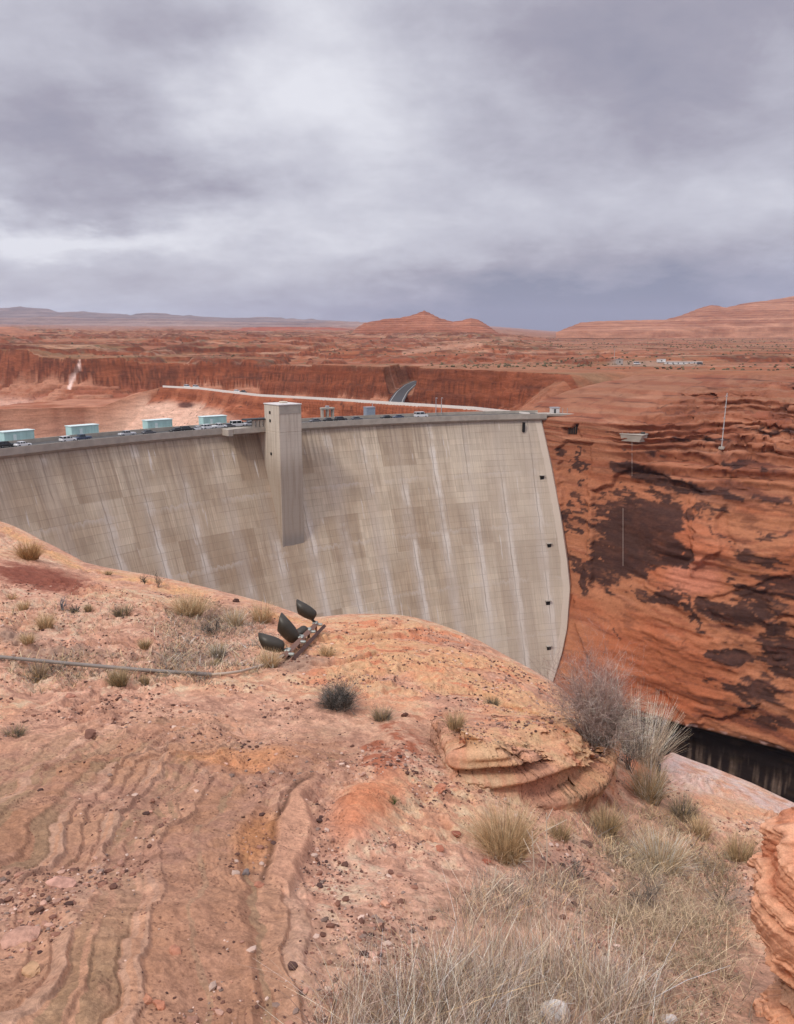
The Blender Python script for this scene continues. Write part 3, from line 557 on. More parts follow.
    c = mixc(c, LO(198, 136, 104), sst(.35, .6, fbm(s * .05 + 3, crossb * .35, 4, 65)) * .35)
    V = np.zeros_like(s)
    blobs = [(768, 598, 44, 26, -10, .85), (780, 655, 30, 34, 0, .85), (750, 690, 44, 16, 12, .7), (636, 548, 44, 36, 10, 1.2), (632, 532, 46, 40, 10, 1.25), (606, 570, 26, 24, 0, 1.1), (660, 520, 30, 22, -20, .9), (640, 474, 34, 9, 18, 1.0), (680, 486, 46, 7, 14, 1.0), (715, 492, 30, 5, 10, .8), (640, 495, 60, 7, -4, .7), (742, 466, 20, 5, 0, 1.1), (676, 559, 16, 12, -20, 1.1), (705, 515, 28, 7, -22, .8),
             (664, 600, 24, 9, 4, 1.1), (692, 612, 7, 26, -10, .8), (730, 616, 38, 12, 14, 1.0), (770, 612, 34, 20, -6, 1.0), (728, 655, 34, 10, 10, 1.1), (786, 642, 16, 22, 0, 1.2), (790, 675, 22, 10, 0, 1.1), (738, 700, 10, 14, 0, .9), (775, 722, 34, 8, 12, .8), (760, 560, 40, 6, 10, .75), (790, 596, 24, 10, 0, .8), (735, 585, 22, 5, 8, .7),
             (574, 460, 5, 18, 6, .9), (582, 482, 4, 9, 0, .8), (572, 520, 6, 22, 6, .9), (575, 575, 8, 18, 0, 1.1), (580, 505, 5, 16, 0, .7), (612, 618, 14, 10, 50, .45), (620, 632, 4, 12, -30, .5), (720, 530, 5, 20, 0, .5), (700, 440, 40, 4, 6, .6), (770, 430, 40, 4, 8, .7), (650, 455, 40, 4, 5, .5), (770, 500, 30, 4, 6, .6), (780, 540, 26, 5, -4, .6)]
    for cx, cy, rx, ry, rot, am in blobs:
        V = np.maximum(V, am * sst(1.35, .35, ell(px + 20 * n4 + 12 * n5, py + 8 * n4 + 7 * n5, cx, cy, rx, ry, rot)))
    n7 = fbm(s * .16 + 3, (z + .18 * s) * .9, 5, 29, gain=.62)
    vm = sst(.36, .58, V * 1.08 + .40 * n6 + .26 * n5 + .46 * n7 - .06)
    vein = sst(.12, .02, np.abs(n6 + .3 * n7)) * V; vm = vm * (1 - .45 * vein * sst(-.2, .3, n4))
    c = c * np.array([.90, .95, 1.0]); c = mixc(c, LO(60, 44, 42), vm * .92); c = mixc(c, LO(96, 62, 50), vm * sst(0, .4, n5) * .5)
    sp = sst(.22, .36, n6 * .7 + .45 * n7) * sst(430, 480, py) * sst(690, 740, px + (py - 500) * .2); c = mixc(c, LO(92, 56, 46), sp * .6)
    c = mixc(c, LO(60, 44, 40), sst(.5, .62, n5) * sst(500, 480, py) * up * .5)
    # seepage-blackened base with pale mineral runs
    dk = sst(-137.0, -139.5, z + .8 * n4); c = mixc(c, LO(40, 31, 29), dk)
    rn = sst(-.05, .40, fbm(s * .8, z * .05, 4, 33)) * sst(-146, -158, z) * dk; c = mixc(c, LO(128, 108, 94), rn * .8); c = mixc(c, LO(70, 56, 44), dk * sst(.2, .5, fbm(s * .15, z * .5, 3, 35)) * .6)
    c = mixc(c, LO(196, 160, 150), sst(.05, .3, n5) * sst(1.0, .2, np.abs(z + 137.6)) * .9)
    me = grid('canyon_wall', P, c)
    return tag(link('canyon_wall', me, sandstone_mat('red_sandstone', .38, .7, .6, .10)), kind='structure')
build_wall()
# ================================================================== PLATEAU, HEADLAND, FAR CANYON
KX = np.array([(-160, 356), (-60, 359), (0, 360), (75, 362), (160, 362), (250, 363), (330, 365), (386, 367), (420, 368), (480, 370), (560, 374), (620, 380), (700, 386), (1000, 392)])
def kr(px, py):
    q = atz(px, py, -14); return math.atan2(q[0], q[1]), math.hypot(q[0], q[1])
KK = np.array([kr(*a) for a in KX])
HL = [atz(px, py, -29.0) for px, py in ((168, 387), (205, 389), (265, 396), (330, 399.5), (400, 404), (480, 409))] + [np.array([61.0, 344, -28.6]), np.array([74.0, 352, -28.6])]
RAMP = [aty(394, 408, 480), aty(397, 400, 540), aty(402, 392, 610), aty(410, 385, 675), aty(419, 381, 720)]
def farz(x, y):
    r = np.hypot(x, y); a = np.arctan2(x, y)
    n1 = fbm(x * .006, y * .006, 4, 101); n2 = fbm(x * .03, y * .03, 4, 103); n3 = fbm(x * .12, y * .12, 3, 105)
    Zp = -14 + .0285 * np.maximum(0, r - 650) * sst(500, 1500, r) + n1 * 5 * sst(640, 900, r) + fbm(x * .0016, y * .0016, 4, 107) * np.clip((r - 800) * .006, 0, 14)
    TQ = 8.0; fq = Zp / TQ + .5 * n2 + .8 * n1; fr = fq - np.floor(fq); Zt = Zp + TQ * (sst(.60, .82, fr) - fr)
    dome = fbm(x * .0032 + 7, y * .0032, 4, 161, ridge=True); Zp0 = 9 * sst(.05, .6, dome) * sst(720, 1000, r) * sst(5000, 3000, r); Zt = Zt + Zp0; q5 = Zp0 / 2.6; Zt = np.where(Zp0 > .5, Zt - Zp0 + 2.6 * (np.floor(q5) + sst(.4, .7, q5 - np.floor(q5))), Zt)
    Zp = np.where(r > 700, Zp * .15 + Zt * .85, Zp) + n2 * 1.2 * sst(600, 700, r) + n3 * .4
    Rk = np.interp(a, KK[:, 0], KK[:, 1]); dk = r - Rk - 6 * n2 - 17 * n1 - .6 * n3
    low = -39 - .17 * np.clip(-dk - 10, 0, 400) + 7 * n2 + 3 * np.abs(n1) + 2.2 * n3 + 7 * np.floor(2.6 * n1 + 1.2 * n2) / 2.6
    ql = 3.4; lq = low / ql + .35 * n1; lf = lq - np.floor(lq); low = low + ql * (sst(.55, .85, lf) - lf) * .9
    strata = np.clip(dk, -14, 0) / 14
    st = np.where(strata > -.28, 0, np.where(strata > -.46, -.30, np.where(strata > -.72, -.62, -1.0)))
    cl = Zp * (1 + st) - st * low if False else Zp + (low - Zp) * np.where(strata >= 0, 0, np.where(strata > -.15, .25 * sst(0, -.15, strata), np.where(strata > -.5, .25 + .3 * sst(-.3, -.42, strata), .55 + .45 * sst(-.65, -.9, strata))))
    z = np.where(dk >= 0, Zp, cl)
    # right of the dam : plain bench that runs under the canyon wall
    right = sst(.09, .235, a); z = z * (1 - right) + right * np.minimum(Zp, -14 + .0 * r + n2 * 1.0 + np.maximum(0, r - 600) * .02)
    # headland with the road bench
    dl, ft = lined(x, y, HL); wv = 5.0 + .6 * n3; side = np.where(dk > -1e9, 1, 1)
    nearer = (np.interp(a, np.arctan2([p[0] for p in HL], [p[1] for p in HL]), [math.hypot(p[0], p[1]) for p in HL]) > r)
    dq = np.maximum(dl - wv - 4 * np.maximum(0, n2), 0)
    top = -29.05 + .35 * n3 * sst(4, 7, dl)
    hd = np.where(nearer, top - 1.15 * dq + (4.0 * n2 + 2.0 * n3) * sst(0, 7, dq) - 3 * sst(2, 3.2, dq + n3), top - np.minimum(dq * .32, 14) + n2 * sst(0, 8, dq))
    hd = np.maximum(hd, -104); z = np.maximum(z, np.where(dl < 130, hd, -104))
    # road cut
    dr, fr2 = lined(x, y, RAMP); zr = np.interp(fr2 * (len(RAMP) - 1), np.arange(len(RAMP)), [p[2] for p in RAMP])
    z = np.where(dr < 9, np.minimum(z, zr - .3), np.where(dr < 13, np.minimum(z, zr - .3 + (dr - 9) * 3.2), z))
    # canyon side: drop where the swept wall takes over, and downstream
    wb = .6 * x + .8 * y - 285; wall = (x * .8 - y * .6 > -170)
    sw = .8 * x - .6 * y + 128; cov = sst(-56, -36, sw); z = z - cov * (np.maximum(0, 200 - wb) * .12 + np.maximum(0, 70 - wb) * 1.2) * (wb < 200)
    rd_ = np.hypot(x - DC[0], y - DC[1]); z = np.where(rd_ < DR + 9, np.minimum(z, -225), np.where(rd_ < DR + 12, np.minimum(z, -60), z))
    z = np.maximum(z, -225)
    rz_ = np.where(r > 690, sst(.56, .64, fr) * sst(.96, .86, fr), 0)
    return z, dict(r=r, a=a, ris=rz_, n1=n1, n2=n2, n3=n3, dk=dk, dl=dl, dr=dr, nearer=nearer, dq=dq, strata=strata, right=right)
def build_far():
    aa = np.linspace(-.72, .74, 900)
    rr = np.concatenate([np.arange(262, 440, 1.6), np.arange(440, 560, 1.2), np.arange(560, 720, .5), np.arange(720, 760, 1.0), np.exp(np.linspace(math.log(760), math.log(3000), 420)), np.exp(np.linspace(math.log(3020), math.log(15000), 60))])
    AA, RR = np.meshgrid(aa, rr); x, y = RR * np.sin(AA), RR * np.cos(AA); z, D = farz(x, y)
    n1, n2, n3, dk = D['n1'], D['n2'], D['n3'], D['dk']; r = D['r']
    px, py = proj(x, y, z)
    def mixc(c, col, m): return c + (np.asarray(col) - c) * np.clip(m, 0, 1)[..., None]
    zb = 0 * fbm(x * .01, y * .01 + z * .0, 2, 111); bnd = vn(z * .42 + .5 * n1, x * .004, 113); bn2 = vn(z * 1.3 + .6 * n1, x * .008, 115)
    sl = np.abs(np.gradient(z, axis=0) / np.gradient(RR, axis=0)); steep = sst(.25, .8, sl)
    c = np.broadcast_to(LO(172, 122, 98), x.shape + (3,)).copy()
    c = mixc(c, LO(160, 112, 84), sst(-.1, .4, n1)); c = mixc(c, LO(186, 140, 116), sst(.1, .5, n2) * .6); c = mixc(c, LO(146, 122, 96), sst(.0, .4, fbm(x * .011, y * .02, 4, 117)) * .5); c = mixc(c, LO(176, 104, 76), sst(.05, .4, fbm(x * .004, y * .012, 4, 118)) * .7)
    c = c * np.array([.74, .69, .60]); c = mixc(c, LO(100, 58, 44), D['ris'] * sst(-.45, .0, n2 + .5 * n3) * .9); c = mixc(c, LO(198, 158, 132), sst(.02, .12, fbm(x * .004, y * .03, 4, 137)) * sst(.3, .1, fbm(x * .004, y * .03, 4, 137)) * .5 * (r > 640)); c = mixc(c, LO(150, 92, 70), sst(.15, .35, fbm(x * .003 + 5, y * .022, 4, 139)) * .6 * (r > 640))  # terrace risers darkened in colour to draw the thin ledge shadows
    sb = sst(.42, .6, fbm(x * .09, y * .09, 3, 119) + .2 * n1) * (r > 560); c = mixc(c, LO(104, 92, 72), sb * .8)
    sb = sst(.30, .5, fbm(x * .35, y * .35, 2, 121)) * (r > 560) * (r < 1500); c = mixc(c, LO(108, 90, 70), sb * .55)
    rock = np.clip(steep + (dk < 0) * (dk > -14) + (dk < 2) * (r < 900) * .3, 0, 1)
    rc = LO(116, 62, 42) + (LO(150, 86, 60) - LO(116, 62, 42)) * bnd[..., None]; rc = rc + (LO(92, 50, 38) - rc) * (sst(.45, .75, bn2) * .85)[..., None]
    c = c + (rc - c) * (rock * .92)[..., None]
    below = (dk < -12) * (1 - D['right']); c = mixc(c, LO(150, 90, 64), below * .9); c = mixc(c, LO(112, 64, 46), below * steep * .75); c = mixc(c, LO(180, 128, 102), below * sst(-.35, .2, n2 + .5 * (bnd - .5)) * .8); c = mixc(c, LO(150, 90, 68), below * sst(.25, .5, -n2 + .3 * n3) * .8); c = mixc(c, LO(214, 174, 154), below * sst(-50, -60, z + 5 * n2) * .6)
    hdm = (D['dl'] < 60) & D['nearer'] & (z > -103) & (dk < 0); hm = hdm * 1.0
    c = mixc(c, LO(148, 84, 58), hm * .95); c = mixc(c, LO(110, 60, 44), hm * sst(.5, .8, bn2) * .7); c = mixc(c, LO(178, 112, 82), hm * sst(.1, .4, n3) * .5); 
    lp = hm * sst(-37, -42, z + 4 * n2) * sst(-.18, -.25, D['a']); c = mixc(c, LO(222, 182, 158), lp * .85)
    c = mixc(c, LO(170, 140, 122), ((D['dl'] < 4.5) & (dk < 5)) * .6)
    dkb = sst(1, .5, ell(px, py, 186, 405, 11, 4)) ; c = mixc(c, LO(84, 54, 48), dkb * .9 * hm)
    dsp = sst(.62, .72, fbm(x * .5, y * .5 + z * .5, 2, 131)) * hm; c = mixc(c, LO(70, 46, 40), dsp * .8)
    # pale rockfall streak on the far left cliff
    st = sst(2.2, .9, lined(px, py, [(80, 361), (77, 370), (72, 380), (69, 389)])[0] + 1.0 * n3) * (dk < 3) * (dk > -40) * (r < 900); c = mixc(c, LO(232, 200, 186), st * .9)
    # pale dirt track on the plateau
    tr = sst(6, 3, lined(px, py, [(404, 353), (430, 349), (452, 346.5), (480, 345)])[0] * 2.0 + 1.5 * n2) * (r > 650); c = mixc(c, LO(196, 150, 124), tr * .5)
    c = mixc(c, LO(150, 124, 106), sst(3.4, 2.2, np.abs(py - 363.5)) * sst(605, 612, px) * sst(705, 698, px) * (r > 500) * .7)
    fl = (r > 3000); c = mixc(c, LO(150, 110, 92), fl * .6)
    c = mixc(c, LO(92, 56, 44), ((dk < 6) & (dk > -16) & (r < 900)) * sst(.2, .4, fbm(x * .012, z * .7, 3, 151)) * .8)
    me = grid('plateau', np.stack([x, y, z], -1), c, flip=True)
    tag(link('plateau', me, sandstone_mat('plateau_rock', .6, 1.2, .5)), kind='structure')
build_far()
wm = NT('water'); tag(link('river', grid('river', np.array([[(-300, -60, -212), (900, -700, -212)], [(-200, 330, -212), (900, 330, -212)]], float)), wm.bsdf((.02, .05, .04), .08, None, 0, .5)), kind='structure')
wl = NT('lake_water'); tag(link('lake', grid('lake', np.array([[(-900, 60, -100), (100, 340, -100)], [(-900, 800, -100), (100, 600, -100)]], float)), wl.bsdf((.03, .07, .08), .08, None, 0, .5)), kind='structure')
def far_scrub():
    import bmesh
    g = np.random.default_rng(8); bm_ = bmesh.new(); bmesh.ops.create_icosphere(bm_, subdivisions=1, radius=1); BV = np.array([v.co for v in bm_.verts]); BF = np.array([[v.index for v in f.verts] for f in bm_.faces]); bm_.free()
    N = 16000; a = g.uniform(-.5, .52, N); r = 560 * np.exp(g.random(N) * math.log(4.5)); x, y = r * np.sin(a), r * np.cos(a); z, D = farz(x, y)
    cl = fbm(x * .012, y * .012, 3, 141); k_ = (D['dk'] > 4) & (g.random(N) < np.clip(.05 + .8 * cl, .01, 1)) & (D['dr'] > 14); k_ |= (a > .2) & (r > 520) & (g.random(N) < .08); idx = np.nonzero(k_)[0]; VV = []; FF = []; CC = []
    cols = np.array([lin(*c) for c in ((96, 88, 66), (112, 100, 76), (84, 76, 60), (128, 112, 88), (76, 70, 56))])
    for n_, i in enumerate(idx):
        s_ = g.uniform(.35, 1.1) * (1.0 + r[i] / 2500); V = BV * (1 + g.normal(0, .2, (len(BV), 1))) * np.array([s_, s_, s_ * .7]) + np.array([x[i], y[i], z[i] + s_ * .3]); VV.append(V); FF.append(BF + n_ * len(BV)); CC.append(np.broadcast_to(cols[g.integers(0, 5)] * g.uniform(.8, 1.2), V.shape))
    me = mesh_np('desert_scrub', np.concatenate(VV), np.concatenate(FF), False); setcol(me, np.concatenate(CC)); t = NT('scrub_leaf'); tag(link('desert_scrub', me, t.bsdf(t.attr('Col'), .95, None, 0, .1)), kind='stuff')
far_scrub()
# roads on the far side
def ribbon(name, pts, wd, mat, lift=.12, zf=None, n=40, kind='structure', off=0.0):
    pts = np.array(pts); tt = np.linspace(0, len(pts) - 1, n); C = np.stack([np.interp(tt, np.arange(len(pts)), pts[:, i]) for i in range(3)], -1)
    ker = np.array([1, 2, 3, 2, 1.]) / 9
    for i in range(3): C[2:-2, i] = np.convolve(C[:, i], ker, 'valid')
    T = np.gradient(C, axis=0); N = np.stack([-T[:, 1], T[:, 0]], -1); N /= np.linalg.norm(N, axis=1, keepdims=True)
    rows = []
    for k_ in (-.5, -.17, .17, .5):
        q = C.copy(); q[:, :2] += N * (k_ * wd + off); q[:, 2] += lift; rows.append(q)
    return link(name, grid(name, np.stack(rows, 1), flip=False), mat)
track = paint('pale_road', lin(176, 158, 144), .95)
tag(ribbon('road', HL, 7.0, track, .1, n=70), kind='structure')
tag(ribbon('highway', RAMP, 10.5, paint('dark_asphalt', (.055, .055, .058), .9), .1), kind='structure')
white = paint('road_paint', (.34, .33, .31), .8)
tag(ribbon('road_marking', RAMP, .5, white, .16, off=3.9), kind='structure'); tag(ribbon('road_marking', RAMP, .5, white, .16, off=-3.9), kind='structure')
def wall_along(name, pts, off, wd, z0, z1, mat, n=90):
    pts = np.array(pts); tt = np.linspace(0, len(pts) - 1, n); C = np.stack([np.interp(tt, np.arange(len(pts)), pts[:, i]) for i in range(3)], -1)
    T = np.gradient(C, axis=0); N = np.stack([-T[:, 1], T[:, 0]], -1); N /= np.linalg.norm(N, axis=1, keepdims=True)
    m = MB(); V = []
    for i in range(n):
        for o_, zz in ((off, z0), (off, z1), (off + wd, z1), (off + wd, z0)): V.append((C[i, 0] + N[i, 0] * o_, C[i, 1] + N[i, 1] * o_, C[i, 2] + zz))
    Fs = [(i * 4 + a, i * 4 + (a + 1) % 4, i * 4 + 4 + (a + 1) % 4, i * 4 + 4 + a) for i in range(n - 1) for a in range(4)] + [(3, 2, 1, 0), (n * 4 - 4, n * 4 - 3, n * 4 - 2, n * 4 - 1)]
    return m.add(V, Fs).build(name, mat)
tag(wall_along('guard_wall', HL[:-1], -4.6, .5, -.3, 1.3, paint('guard_concrete', lin(226, 218, 208), .9)), 'long pale guard wall edging the road above the red slope behind the dam', 'guard wall')
# buttes and mesas
def mound(name, pxs, tops, Y, basez, depth, mat, col1, col2, seed, amp=6):
    az_ = np.array([(p_ - 397) / F for p_ in pxs]); tp = np.array([aty(p_, q_, Y)[2] for p_, q_ in zip(pxs, tops)])
    X = az_ * Y / (CP + 0.2 * SP) if False else np.array([aty(p_, q_, Y)[0] for p_, q_ in zip(pxs, tops)])
    xs = np.linspace(X[0], X[-1], 320); ds = np.linspace(-1, 1, 150); XX, DD = np.meshgrid(xs, ds)
    h = np.interp(xs, X, tp)[None] - basez
    sc = depth / 100.
    n1 = fbm(XX / (60 * sc), DD * depth / (60 * sc), 5, seed); n2 = fbm(XX / (18 * sc), DD * depth / (18 * sc), 4, seed + 3)
    pf = np.clip(1 - np.abs(DD + .25 * n1 * (1 - np.abs(DD))) ** 1.6, 0, 1) ** .8; hh = h * pf
    hh = hh + (n1 * 5 + n2 * 3) * amp / 6 * np.clip(np.abs(DD) * 2, .1, 1) * (pf > .03) * np.clip(h / 60, .1, 1)
    stp = 7 * amp / 6; f = hh / stp + .5 * n2; hh = hh * .65 + .35 * stp * (np.floor(f) + sst(.5, .95, f - np.floor(f)))
    P = np.stack([XX * (1 + DD * depth / Y), Y + DD * depth, basez + hh - 2 - 20 * (np.abs(DD) > .97)], -1)
    b = vn(P[..., 2] * .13 * (6 / amp) ** .3 + n2, XX * .002, seed + 9); b = b - .5 * sst(.42, .56, f - np.floor(f)) * sst(.9, .7, f - np.floor(f)); c = np.array(col1) + (np.array(col2) - np.array(col1)) * np.clip(b + .4 * n1, -.5, 1)[..., None]; c = np.clip(c, .02, 1)
    return tag(link(name, grid(name, P, c), mat), kind='structure')
bm = sandstone_mat('butte_rock', .6, 3.0, .12)
mound('butte', [350, 357, 365, 385, 400, 412, 424, 431, 442, 453, 462, 471, 479, 490, 499], [333, 327, 322, 318.5, 317, 314.5, 310, 313, 318.5, 321, 319.5, 317, 319.5, 326, 333], 2600, 44, 170, bm, LO(142, 88, 66), LO(176, 120, 94), 201)
mound('hill', [556, 566, 580, 600, 640, 665, 680, 700, 712, 726, 745, 770, 800, 850, 920, 1000], [333, 328, 322.5, 321, 320.5, 319, 315, 307, 304, 306.5, 302, 299.5, 295, 290, 292, 310], 3300, 55, 520, bm, LO(146, 96, 74), LO(180, 130, 104), 207, 8)
mound('ridge', [200, 236, 244, 290, 330, 352, 372], [334, 329.5, 327, 326.5, 327, 328.5, 333], 3600, 74, 200, bm, LO(150, 84, 66), LO(170, 106, 84), 211, 4)
mound('ridge', [-160, -40, -10, 10, 24, 30, 60], [333, 329, 326, 326, 328, 331, 334], 2300, 40, 160, bm, LO(160, 108, 84), LO(180, 124, 98), 213, 4)
mm = sandstone_mat('mesa_rock', .5, 20, .02)
mound('mesa', [-420, -200, -60, 0, 20, 45, 60, 85, 100, 130, 150, 165, 190, 215, 240, 270, 300, 330, 360, 400, 470], [312, 306, 309, 308, 306, 309, 312, 311, 313, 314, 312.5, 313.5, 315, 317, 317.5, 318, 319, 321, 323, 328, 333], 13000, 225, 1500, mm, LO(112, 92, 86), LO(140, 116, 106), 221, 55)
mound('mesa', [-300, -100, 0, 30, 60, 110, 140, 180, 230, 300, 350, 380, 450], [320, 317, 318, 317, 316, 319, 319, 321, 321, 322, 321, 323, 332], 10000, 165, 1000, mm, LO(124, 98, 88), LO(156, 126, 112), 225, 40)
# ================================================================== CREST EQUIPMENT AND VEHICLES
teal = paint('teal_metal', lin(178, 210, 204), .55, 0, .3, .1, .4); teal_roof = paint('teal_roof', lin(214, 230, 226), .5); tyre = paint('tyre', (.015, .015, .015), .9); glass = paint('car_glass', (.02, .024, .028), .15, 0, .6); steel = paint('galvanised_steel', lin(170, 170, 172), .5, .3); rimm = paint('rim', (.3, .3, .31), .4, .6)
def yaw_crest(th): return th + math.pi / 2
for px, lab in ((17, 'teal metal gate housing on the dam crest, cut by the left picture edge'), (83, 'teal gate housing on the dam crest behind the white SUV and dark pickup'), (158, 'teal gate housing on the crest above a lone dark grey car'), (213, 'teal gate housing on the crest nearest the concrete tower')):
    th = crest_th(px, DR + 11.5); r = empty('gate_housing', dpt(th, DR + 11.5, -28.3), yaw_crest(th)); tag(r, lab, 'gate housing', 'teal gate housings along the dam crest')
    MB().box((0, 0, .5), (9.6, 3.2, 1.0), 0, .05).build('plinth', mat_band, r)
    m = MB().box((0, 0, 2.45), (9.4, 3.6, 2.9), 0, .06)
    for i in range(9): m.box((-4.4 + i * 1.1, 1.83, 2.45), (.10, .1, 2.7)); 
    m.build('cabin', teal, r); MB().box((0, 0, 4.02), (9.8, 4.0, .25), 0, .05).build('roof', teal_roof, r); MB().box((1.5, 1.85, 2.1), (1.0, .1, 2.1)).build('door', teal_roof, r)
CAR = {}
def car_parts(kind):
    if kind in CAR: return CAR[kind]
    L, W = {'sedan': (4.7, 1.8), 'suv': (4.9, 1.95), 'pickup': (5.6, 2.0), 'van': (5.6, 2.1)}[kind]
    b = MB(); g = MB()
    if kind == 'sedan': sec = [(-L / 2, .45, .78), (-L / 2 + .15, .35, .95), (-1.3, .3, 1.0), (-.2, .28, .98), (1.0, .28, .95), (L / 2 - .2, .3, .80), (L / 2, .42, .62)]; cab = [(-1.85, .98), (-1.1, 1.42), (.35, 1.44), (1.15, .97)]
    elif kind == 'suv': sec = [(-L / 2, .5, 1.05), (-L / 2 + .12, .4, 1.15), (-1, .35, 1.15), (.9, .35, 1.12), (L / 2 - .2, .38, 1.0), (L / 2, .5, .8)]; cab = [(-2.3, 1.12), (-2.0, 1.74), (.35, 1.76), (1.1, 1.11)]
    elif kind == 'pickup': sec = [(-L / 2, .55, 1.1), (-L / 2 + .1, .5, 1.15), (-.6, .45, 1.15), (1.1, .42, 1.15), (L / 2 - .2, .45, 1.05), (L / 2, .55, .85)]; cab = [(-.9, 1.13), (-.7, 1.8), (.8, 1.82), (1.45, 1.13)]
    else: sec = [(-L / 2, .5, 1.3), (-L / 2 + .1, .4, 1.35), (0, .38, 1.35), (1.6, .38, 1.3), (L / 2 - .15, .4, 1.1), (L / 2, .5, .9)]; cab = [(-2.72, 1.32), (-2.65, 2.25), (1.0, 2.27), (1.9, 1.28)]
    ring = lambda x, z0, z1, w0: [(x, -w0, z0), (x, -w0, z1 - .12), (x, -w0 + .12, z1), (x, w0 - .12, z1), (x, w0, z1 - .12), (x, w0, z0)]
    V = []
    for i, (x, z0, z1) in enumerate(sec): V += ring(x, z0, z1, W / 2 * (.93 if i in (0, len(sec) - 1) else 1))
    n = len(sec); Fs = [(i * 6 + a, i * 6 + (a + 1) % 6, i * 6 + 6 + (a + 1) % 6, i * 6 + 6 + a) for i in range(n - 1) for a in range(6)] + [tuple(range(6))[::-1], tuple(range(n * 6 - 6, n * 6))]
    b.add(V, Fs)
    (x0, z0), (x1, z1), (x2, z2), (x3, z3) = cab; wl, wt = W / 2 - .06, W / 2 - .22
    P = [(x0, -wl, z0), (x1, -wt, z1), (x2, -wt, z2), (x3, -wl, z3), (x0, wl, z0), (x1, wt, z1), (x2, wt, z2), (x3, wl, z3)]
    g.add(P, [(0, 1, 2, 3), (7, 6, 5, 4), (0, 4, 5, 1), (3, 2, 6, 7), (0, 3, 7, 4)])
    b.box(((x1 + x2) / 2, 0, z1 + .02), (x2 - x1 + .15, 2 * wt + .06, .10), 0, .04)
    for sx in (x1 - .02, (x1 + x2) / 2, x2 + .02):
        for sy in (-1, 1): b.box((sx, sy * (wl + wt) / 2 * 1.0, (z0 + z1) / 2), (.10, .20, z1 - z0))
    wh = MB().tube([(0, -.11, 0), (0, .11, 0)], .36, 12); rim = MB().tube([(0, -.125, 0), (0, .125, 0)], .2, 10)
    CAR[kind] = (b.mesh('body'), g.mesh('windows'), wh.mesh('wheel'), rim.mesh('rim'), L, W); 
    CAR[kind][1].materials.append(glass); CAR[kind][2].materials.append(tyre); CAR[kind][3].materials.append(rimm); return CAR[kind]
PAINT = {}
def car(name, kind, colr, loc, rz, label, group, cat='car'):
    b, g, wh, rim, L, W = car_parts(kind); r = empty(name, loc, rz); tag(r, label, cat, group)
    if colr not in PAINT: PAINT[colr] = paint('car_paint', {'white': (.72, .72, .72), 'black': (.02, .02, .022), 'grey': (.10, .10, .11), 'silver': (.42, .43, .44), 'blue': (.05, .07, .12)}[colr], .3, 0, .5, .03)
    bb = b.copy(); bb.materials.append(PAINT[colr]); link('body', bb, None, r); link('windows', g, None, r)
    for sx in (-.31, .31):
        for sy in (-1, 1): w_ = link('wheel', wh, None, r, (sx * L, sy * (W / 2 - .1), .36)); link('rim', rim, None, w_)
    return r
CG = 'vehicles parked along the dam crest'
for px, kind, colr, off, lab, cat in (
    (6, 'suv', 'black', 4.2, 'black SUV on the dam crest at the left picture edge', 'car'), (23, 'sedan', 'white', 2.2, 'white car on the crest in front of the leftmost teal housing', 'car'),
    (68, 'suv', 'white', 2.4, 'white SUV on the crest in front of the second teal housing from left', 'car'), (82, 'pickup', 'blue', 2.6, 'dark blue pickup parked directly ahead of the white SUV', 'pickup'),
    (127, 'pickup', 'silver', 2.4, 'silver pickup alone on the crest between two teal housings', 'pickup'), (149, 'sedan', 'grey', 2.4, 'dark grey car alone below the third teal housing from left', 'car'),
    (176, 'sedan', 'black', 2.4, 'black car at the left end of the row below the tower-side teal housing', 'car'), (187, 'suv', 'black', 2.4, 'black SUV second from left in the row before the tower', 'car'),
    (197, 'sedan', 'white', 2.4, 'low white car just right of the two black vehicles on the crest', 'car'), (208, 'suv', 'white', 3.2, 'white SUV in front of the teal housing nearest the tower', 'car'), (219, 'pickup', 'white', 3.2, 'white pickup at the right end of the teal housing nearest the tower', 'pickup'),
    (229, 'sedan', 'grey', 3.6, 'dark grey car between the white pickup and the deck by the tower', 'car'), (238, 'van', 'white', 4.2, 'white van at the left end of the posted deck by the tower', 'van'), (249, 'suv', 'silver', 4.6, 'silver SUV half hidden behind the deck posts beside the tower', 'car'),
    (315, 'sedan', 'grey', 2.4, 'dark grey car on the crest just right of the concrete tower', 'car'), (329, 'sedan', 'black', 2.4, 'black car in front of the small grey hoist frame', 'car'), (341, 'suv', 'black', 2.6, 'black SUV just right of the small grey hoist frame', 'car'),
    (357, 'sedan', 'grey', 2.4, 'grey car left of the blue-grey box on the crest', 'car'), (386, 'sedan', 'black', 2.4, 'black car just right of the blue-grey box on the crest', 'car'), (398, 'sedan', 'blue', 2.4, 'dark blue car farther right of the blue-grey box', 'car'), (421, 'van', 'white', 2.6, 'white van on the crest left of the twin light poles', 'van')):
    th = crest_th(px, DR + off); car('parked_car' if cat == 'car' else 'parked_' + cat, kind, colr, dpt(th, DR + off, -28.02), yaw_crest(th) + random.uniform(-.03, .03) + (math.pi if random.random() < .4 else 0), lab, CG, cat)
